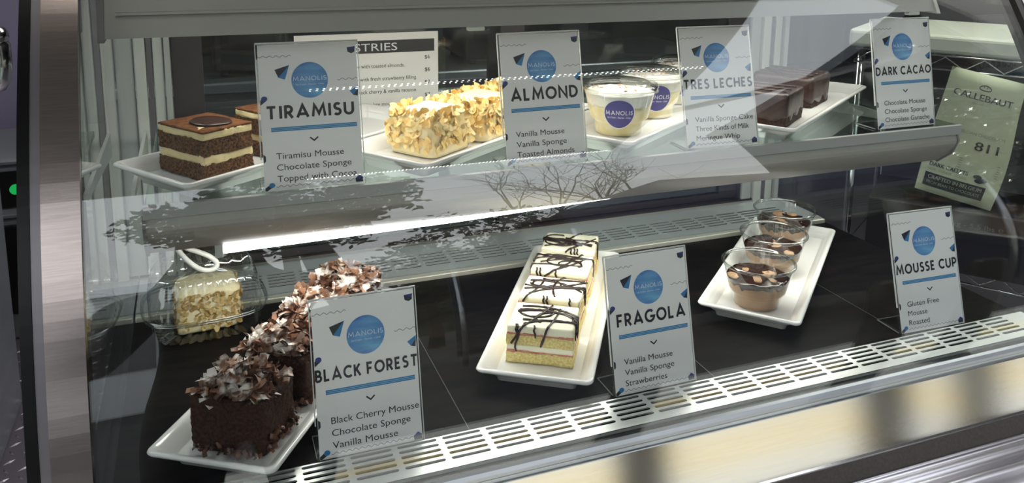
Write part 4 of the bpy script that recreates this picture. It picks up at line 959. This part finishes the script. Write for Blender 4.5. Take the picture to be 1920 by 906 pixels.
for i in range(6):
    v, f = strip([(0.42, 0.335 - i * 0.018), (0.92, 0.335 - i * 0.018)], 0.004); tx.add([pouch_pt(a, c, 1, 0.0010) for a, c in v], f, 1)
tx.build('pouch_lettering', [M['bag_text'], M['bag_text2'], M['bag_pale']], pb)
wr = MB(); nu, nt = 34, 40; v = []
for j in range(nt + 1):
    for i in range(nu + 1):
        u, t = i / nu * 1.25 - 0.15, j / nt * 0.62 + 0.22; q = Vector((u * 7, t * 11, 2.0)); x, y, z = pouch_pt(min(max(u, 0), 1), t, 1, 0.010)
        x += (u - min(max(u, 0), 1)) * 0.196; c = abs(noise.noise(q)) + 0.5 * abs(noise.noise(q * 2.3))
        v.append((x, y - 0.024 * (1 - min(c * 2.2, 1)) * (1 if u > 0.3 or t > 0.6 else 0.4), z))
wr.add(v, [(j * (nu + 1) + i, j * (nu + 1) + i + 1, (j + 1) * (nu + 1) + i + 1, (j + 1) * (nu + 1) + i) for j in range(nt) for i in range(nu)], 0, False)
M['film'] = pane_mat('crumpled_film', (0.985, 0.985, 0.98), 0.05, 0.12)
wr.build('clear_film', M['film'], pouch)

# counters and machines of the kitchen
cb = empty('steel_counter', (0.6, 2.2, 0), 0, 'grey steel counter along the kitchen behind the case', 'counter')
b = MB(); b.box(-0.80, 1.6, 0, 0.6, 0.0005, 0.88, 0, 0.006); b.build('body', M['kmid'], cb)
b = MB(); b.box(-0.83, 1.63, -0.03, 0.63, 0.8805, 0.92, 0, 0.008); b.build('worktop', M['alu'], cb)
for i in range(3):
    b = MB(); b.box(-0.78 + i * 0.80, 0.0 + i * 0.80, -0.012, -0.0005, 0.14, 0.85, 0, 0.004); dd = b.build('door', M['kmid'], cb)
    b = MB(); b.tube([(-0.06 + i * 0.80, -0.03, 0.55), (-0.06 + i * 0.80, -0.03, 0.80)], 0.007, 8); b.box(-0.065 + i * 0.80, -0.055 + i * 0.80, -0.03, -0.0125, 0.56, 0.57); b.box(-0.065 + i * 0.80, -0.055 + i * 0.80, -0.03, -0.0125, 0.78, 0.79); b.build('handle', M['chrome'], dd)
for (x, w, h, m_, nm, lab, cat) in ((0.22, 0.24, 0.42, 'kdark', 'coffee_grinder', 'dark tall machine on the steel counter behind the almond card', 'machine'), (1.25, 0.42, 0.46, 'kdark', 'oven', 'dark boxy oven on the steel counter behind the cream cups', 'oven')):
    e = empty(nm, (x, 2.40, 0.9205), 0, lab, cat)
    b = MB(); b.box(-w / 2, w / 2, -0.15, 0.2, 0.02, h, 0, 0.02, 3); b.build('body', M[m_], e)
    b = MB(); b.box(-w / 2 + 0.03, w / 2 - 0.03, -0.158, -0.1505, 0.10, h - 0.08, 0, 0.003); b.build('front_panel', M['phone'], e)
    for sx_ in (-1, 1):
        for yy in (-0.1, 0.15): MB().lathe([(0.014, 0), (0.016, 0.02)], 12, cap=(True, True), c=(sx_ * (w / 2 - 0.04), yy, 0)).build('foot', M['rubber'], e)
fr = empty('tall_fridge', (1.45, 3.6, 0), 0, 'tall dark grey fridge against the kitchen wall', 'fridge')
b = MB(); b.box(-0.8, 0.8, 0, 0.7, 0.08, 1.95, 0, 0.01); b.build('body', M['kdark'], fr)
for i in range(2):
    b = MB(); b.box(-0.78 + i * 0.79, -0.01 + i * 0.79, -0.03, -0.001, 0.12, 1.90, 0, 0.006); dd = b.build('door', M['kmid'], fr)
    b = MB(); b.tube([(-0.06 + i * 0.12, -0.06, 0.9), (-0.06 + i * 0.12, -0.06, 1.4)], 0.010, 8); b.box(-0.068 + i * 0.12, -0.052 + i * 0.12, -0.06, -0.031, 0.92, 0.94); b.box(-0.068 + i * 0.12, -0.052 + i * 0.12, -0.06, -0.031, 1.36, 1.38); b.build('handle', M['chrome'], dd)
# things left of the steel post
gc = empty('grey_cabinet', (-0.5146, 1.9024, 0), 0, 'grey metal cabinet standing on the checker plate floor left of the case', 'cabinet')
b = MB(); b.box(-0.9, 0.0, -0.62, 0.0, 0.0005, 0.96, 0, 0.004); b.build('body', M['cabinet'], gc)
b = MB(); b.box(-0.92, 0.004, -0.64, 0.02, 0.9605, 0.985, 0, 0.004); b.build('top', M['alu'], gc)
b = MB(); b.box(-0.87, -0.03, -0.634, -0.6205, 0.08, 0.90, 0, 0.004); dd = b.build('door', M['cabinet'], gc)
b = MB(); b.tube([(-0.12, -0.66, 0.5), (-0.12, -0.66, 0.75)], 0.008, 8); b.box(-0.126, -0.114, -0.66, -0.6345, 0.51, 0.52); b.box(-0.126, -0.114, -0.66, -0.6345, 0.73, 0.74); b.build('handle', M['chrome'], dd)
ap = empty('warming_unit', (-0.70, 2.35, 0), 0, 'low dark warming unit with a green indicator light, left of the steel post', 'appliance')
b = MB(); b.box(-0.5, 0.38, 0, 0.5, 0.0005, 0.66, 0, 0.01); b.box(-0.48, 0.36, -0.006, -0.0005, 0.49, 0.615, 1, 0.002); b.box(-0.48, 0.36, -0.006, -0.0005, 0.10, 0.42, 1, 0.002); b.build('body', [M['kmid'], M['phone']], ap)
for z in (0.622, 0.645, 0.455, 0.430):
    b = MB(); b.box(-0.49, 0.37, -0.012, -0.0005, z, z + 0.009); b.build('trim_strip', M['alu'], ap)
b = MB(); b.lathe([(0.018, 0), (0.018, 0.006), (0.001, 0.010)], 20, cap=(True, False)); b.build('indicator', M['green_led'], ap, (0.140, -0.0065, 0.555), (PI / 2, 0, 0))
wl_ = MB(); wl_.box(-1.6, -0.20, 2.95, 3.05, 0, 2.59); struct(wl_.build('wall_partition', M['lilac']))
ch = empty('chrome_tap', (-0.21, 0.40, 0), 0, 'rounded chrome machine body at the edge, left of the steel post', 'appliance')
b = MB(); b.lathe([(0.001, 1.248), (0.022, 1.250), (0.029, 1.262), (0.032, 1.282), (0.032, 1.310), (0.030, 1.312), (0.030, 1.316), (0.0315, 1.318), (0.0305, 1.326), (0.026, 1.332), (0.001, 1.334)], 32); b.build('head', M['chrome'], ch)
b = MB(); b.tube([(-0.030, 0, 1.29), (-0.36, 0, 1.29), (-0.395, 0, 1.28), (-0.41, 0, 1.25), (-0.41, 0, 0.022)], 0.012, 12); b.build('stem', M['chrome'], ch)
b = MB(); b.lathe([(0.09, 0.0), (0.09, 0.015), (0.02, 0.022)], 32, cap=(True, True), c=(-0.41, 0, 0)); b.build('base', M['chrome'], ch)

# ------------------------------------------------------------ in front of the trailer (seen as reflections)
ht = empty('serving_hatch', (0.1, -0.33, 2.20), 0, 'raised serving hatch above the counter opening', 'hatch')
b = MB(); b.box(-1.2, 1.22, -1.26, 0.0, -0.05, 0.0, 0, 0.004); b.build('hatch_panel', M['hatch'], ht)
for x in (-1.12, 1.14):
    b = MB(); b.tube([(x, -0.9, -0.052), (x, 0.02, -0.60)], 0.012, 10); b.build('strut', M['alu'], ht)
def led_strip(x0, x1, y, z, n, lab):
    root = empty('led_strip', ((x0 + x1) / 2, y, z), 0, lab, 'light strip', 'LED strips under the hatch')
    hw = (x1 - x0) / 2
    t = MB(); t.box(-hw, hw, -0.005, 0.005, -0.004, 0.0); t.build('tape', M['hatch'], root)
    d = MB()
    for i in range(n):
        x = -hw + 0.008 + (2 * hw - 0.016) * i / (n - 1); d.box(x - 0.0022, x + 0.0022, -0.0016, 0.0016, -0.0066, -0.0042)
    tag(d.build('diodes', M['diode'], root), kind='stuff'); return root
# strips hang on the hatch underside
HZ = 2.1495
led_strip(0.27, 1.30, -0.822, HZ, 70, 'LED strip under the hatch, the one nearer the counter')
led_strip(0.32, 1.30, -1.580, HZ, 84, 'LED strip beside the outer edge of the hatch')

def leaves(mb, c, R_, n, rg, size=0.11):
    for i in range(n):
        d_ = Vector((rg.gauss(0, 1), rg.gauss(0, 1), rg.gauss(0, 0.8))).normalized() * R_ * rg.random() ** 0.45
        flake_s = rg.uniform(0.6, 1.4) * size; p_ = Vector(c) + d_; a = Vector((rg.uniform(-1, 1), rg.uniform(-1, 1), rg.uniform(-1, 1))).normalized(); b_ = a.orthogonal().normalized()
        mb.add([p_ - a * flake_s, p_ + b_ * flake_s * 0.45, p_ + a * flake_s, p_ - b_ * flake_s * 0.45], [(0, 1, 2, 3)])
def tree(x, y, h, seed, dense, lab):
    rg = random.Random(seed); root = empty('tree', (x, y, -0.25), 0, lab, 'tree', 'trees across the street'); tr = MB(); lf = MB()
    def branch(p_, d_, L_, r_, depth):
        pts = [Vector(p_)]; dd_ = Vector(d_)
        for i in range(4): dd_ = (dd_ + Vector((rg.uniform(-.22, .22), rg.uniform(-.22, .22), rg.uniform(-.05, .16)))).normalized(); pts.append(pts[-1] + dd_ * L_ / 4)
        tr.tube(pts, [r_ * (1 - 0.14 * i) for i in range(5)], 5)
        if depth > 0:
            for k in range(rg.choice((3, 3, 4)) if depth > 1 else 4):
                st_ = pts[rg.choice((2, 3, 4, 4))]; nd = (dd_ + Vector((rg.uniform(-1, 1), rg.uniform(-1, 1), rg.uniform(-.3, .7)))).normalized(); branch(st_, nd, L_ * rg.uniform(0.6, 0.8), r_ * 0.5, depth - 1)
        elif dense: leaves(lf, pts[-1], h * 0.10, dense, rg)
    branch((0, 0, 0), (0.03, 0, 1), h * 0.40, h * 0.026, 5)
    tr.build('branches', M['bark'], root)
    if dense: tag(lf.build('leaves', M['leaf'], root), kind='stuff')
def crowned(x, y, h, seed, crown, ncl, nl, size, lab):
    rg = random.Random(seed); root = empty('tree', (x, y, -0.25), 0, lab, 'tree', 'trees across the street'); tr = MB(); lf = MB(); rx, ry, rz, cz = crown
    tr.tube([(0, 0, 0), (0.03, 0.02, h * 0.3), (-0.02, 0, cz + 0.25)], [0.15, 0.12, 0.08], 8)
    for i in range(ncl):
        d_ = Vector((rg.gauss(0, 1), rg.gauss(0, 1), rg.gauss(0, 1))).normalized() * rg.random() ** 0.4; c = Vector((d_.x * rx, d_.y * ry, cz + 0.25 + d_.z * rz))
        if i % 3 == 0: tr.tube([(0, 0, cz - rz * 0.5 + 0.25), (c.x * 0.5, c.y * 0.5, (c.z + cz) / 2), c], [0.05, 0.03, 0.01], 5)
        leaves(lf, c, 0.34 * (rx + rz) / 3, nl, rg, size)
    tr.build('branches', M['bark'], root); tag(lf.build('leaves', M['leaf'], root), kind='stuff')
crowned(0.95, -9.2, 5.0, 3, (1.75, 1.3, 1.45, 5.55), 85, 55, 0.085, 'leafy street tree nearest the hatch, its crown above the trailer')
crowned(5.6, -16.2, 5.0, 5, (2.1, 1.6, 3.1, 4.5), 90, 60, 0.11, 'broad leafy tree across the street, next to the bare one')
crowned(3.4, -13.0, 3.0, 8, (1.5, 1.2, 1.9, 2.8), 60, 60, 0.10, 'low bushy tree across the street, between two taller ones')
tree(6.3, -11.4, 7.4, 12, 0, 'bare branching tree across the street'); tree(11.2, -13.4, 6.6, 17, 0, 'second bare tree across the street, near the dark building')
tn = empty('market_tent', (3.75, -5.3, -0.25), 0, 'navy canvas tent across the street', 'tent')
b = MB(); v = [(-1.7, -1.5, 2.75), (1.7, -1.5, 2.75), (1.7, 1.5, 2.75), (-1.7, 1.5, 2.75), (0.0, 0, 3.75)]
b.add(v, [(0, 1, 4), (1, 2, 4), (2, 3, 4), (3, 0, 4), (3, 2, 1, 0)]); b.box(-1.7, 1.7, -1.5, -1.47, 0.3, 2.75); b.box(1.67, 1.7, -1.46, 1.46, 0.3, 2.75); b.box(-1.7, 1.66, 1.47, 1.5, 2.45, 2.75); b.build('canopy', M['navy'], tn)
for xx in (-1.64, 1.64):
    for yy in (-1.42, 1.42): MB().tube([(xx, yy, 0), (xx, yy, 2.74)], 0.03, 8).build('leg', M['alu'], tn)
bd = empty('street_building', (10.3, -5.2, -0.25), 0, 'dark sided building beside the trailer', 'building')
b = MB(); b.box(-3.2, 3.0, -2.8, 2.2, 0, 6.5); b.build('walls', M['ext_dark'], bd)
b = MB(); b.box(-3.4, 3.2, -3.0, 2.4, 6.501, 6.7); b.build('roof', M['kmid'], bd)
for k in range(3):
    b = MB(); b.box(-3.23, -3.201, -2.2 + k * 1.5, -1.3 + k * 1.5, 1.2, 2.6); b.build('window', M['phone'], bd)
hg = MB(); v = []; nx, prof = 90, [(0, 0), (-0.2, 1.6), (0.1, 3.2), (0.7, 4.3), (1.6, 4.6), (2.6, 4.2), (3.0, 0)]
for i in range(nx + 1):
    for (py, pz) in prof:
        q = noise.noise_vector(Vector((i * 0.55, py * 1.3, pz * 1.1))); v.append((-24 + i * 0.6, -26 - py + q.x * 0.5, -0.25 + max(0, pz * (1 + 0.22 * noise.noise(Vector((i * 0.21, 3, 1)))) + (q.z * 0.5 if pz else 0))))
m_ = len(prof); hg.add(v, [(i * m_ + j, (i + 1) * m_ + j, (i + 1) * m_ + j + 1, i * m_ + j + 1) for i in range(nx) for j in range(m_ - 1)], 0, True)
tag(hg.build('sky_screen', M['leaf']), 'long dark leafy screen added to keep low sky out of the glass reflections', 'sky_screen')  # leafy mass added to cut the bright sky veil in the front glass
wb = empty('white_building', (-1.8, -9.0, -0.25), 0, 'low white sided building across the street', 'building')
b = MB(); b.box(-2.5, 1.7, -3, 0, 0, 3.6); b.build('walls', M['ext_white'], wb)
b = MB(); b.add([(-2.7, -3.2, 3.601), (1.9, -3.2, 3.601), (1.9, 0.2, 3.601), (-2.7, 0.2, 3.601), (-2.7, -1.5, 4.3), (1.9, -1.5, 4.3)], [(0, 1, 5, 4), (2, 3, 4, 5), (0, 4, 3), (1, 2, 5), (3, 2, 1, 0)]); b.build('roof', M['ext_white'], wb)
for k in range(3):
    b = MB(); b.box(-2.2 + k * 1.3, -1.3 + k * 1.3, 0.002, 0.04, 1.3, 2.9); b.build('window', M['kmid'], wb)

# the person holding the phone, mirrored in the glass
pe = empty('person', (0.09, -1.14, G0), math.radians(174), 'person in dark clothes holding up a phone before the case', 'person')
def skin_body(name, joints, edges, parent, m_, sub=2):
    me = bpy.data.meshes.new(name); me.from_pydata([j[0] for j in joints], edges, []); o = bpy.data.objects.new(name, me); scene.collection.objects.link(o); o.parent = parent
    sk = o.modifiers.new('skin', 'SKIN'); sk.use_smooth_shade = True
    if not me.skin_vertices: me.skin_vertices.new(name='')
    for i, j in enumerate(joints):
        me.skin_vertices[0].data[i].radius = j[1] if isinstance(j[1], tuple) else (j[1], j[1]); me.skin_vertices[0].data[i].use_root = (i == 0)
    ss = o.modifiers.new('sub', 'SUBSURF'); ss.levels = sub; ss.render_levels = sub
    me.materials.append(m_); return o
J = [((0, 0, 0.98), (0.16, 0.11)), ((0, 0.0, 1.18), (0.15, 0.105)), ((0, 0.0, 1.38), (0.17, 0.11)), ((0, 0, 1.50), (0.075, 0.07)), ((0, -0.01, 1.60), (0.055, 0.058)),
     ((0, -0.02, 1.70), (0.080, 0.098)), ((0, -0.015, 1.80), (0.072, 0.09)),
     ((-0.20, 0, 1.44), 0.062), ((-0.27, -0.05, 1.20), 0.050), ((-0.12, -0.27, 1.44), 0.036), ((-0.085, -0.31, 1.55), 0.026),
     ((0.20, 0, 1.44), 0.062), ((0.27, -0.05, 1.20), 0.050), ((0.12, -0.27, 1.44), 0.036), ((0.085, -0.31, 1.55), 0.026),
     ((-0.10, 0, 0.90), 0.098), ((-0.115, -0.01, 0.50), 0.064), ((-0.12, 0.02, 0.09), 0.046), ((-0.13, -0.13, 0.05), 0.038),
     ((0.10, 0, 0.90), 0.098), ((0.115, -0.01, 0.50), 0.064), ((0.12, 0.02, 0.09), 0.046), ((0.13, -0.13, 0.05), 0.038)]
Ed = [(0, 1), (1, 2), (2, 3), (3, 4), (4, 5), (5, 6), (2, 7), (7, 8), (8, 9), (9, 10), (2, 11), (11, 12), (12, 13), (13, 14), (0, 15), (15, 16), (16, 17), (17, 18), (0, 19), (19, 20), (20, 21), (21, 22)]
body = skin_body('body', J, Ed, pe, M['cloth'])
hr = MB(); hr.lathe([(0.001, 0.125), (0.05, 0.115), (0.088, 0.07), (0.098, 0.02), (0.090, -0.03)], 24); h_ = hr.build('hair', M['hair'], pe, (0, -0.005, 1.765))
ph = MB(); ph.box(-0.075, 0.075, -0.005, 0.004, -0.038, 0.038, 0, 0.004, 3)
pe.scale = (1.0, 1.0, 1.03)
for (x, y) in ((1.17, -1.55), (2.02, -1.50), (2.70, -1.75)):  # dark posts added to block light in the steel panel's reflection
    bo = empty('blocker', (x, y, G0), 0, 'added dark post on the pavement, there for its reflection in the front panel', 'blocker', 'added posts for the panel reflection')
    MB().lathe([(0.075, 0.0), (0.075, 0.92), (0.068, 0.96), (0.04, 0.985), (0.001, 0.99)], 32).build('post', M['rubber'], bo)
    MB().lathe([(0.115, 0.0), (0.115, 0.012), (0.078, 0.016)], 32, cap=(True, False)).build('base_flange', M['trim_grey'], bo)
tag(ph.build('phone', M['phone'], None, (0.066, -0.850, 1.455), (math.radians(-10), 0, math.radians(-21))), 'black phone held up in front of the case', 'phone')
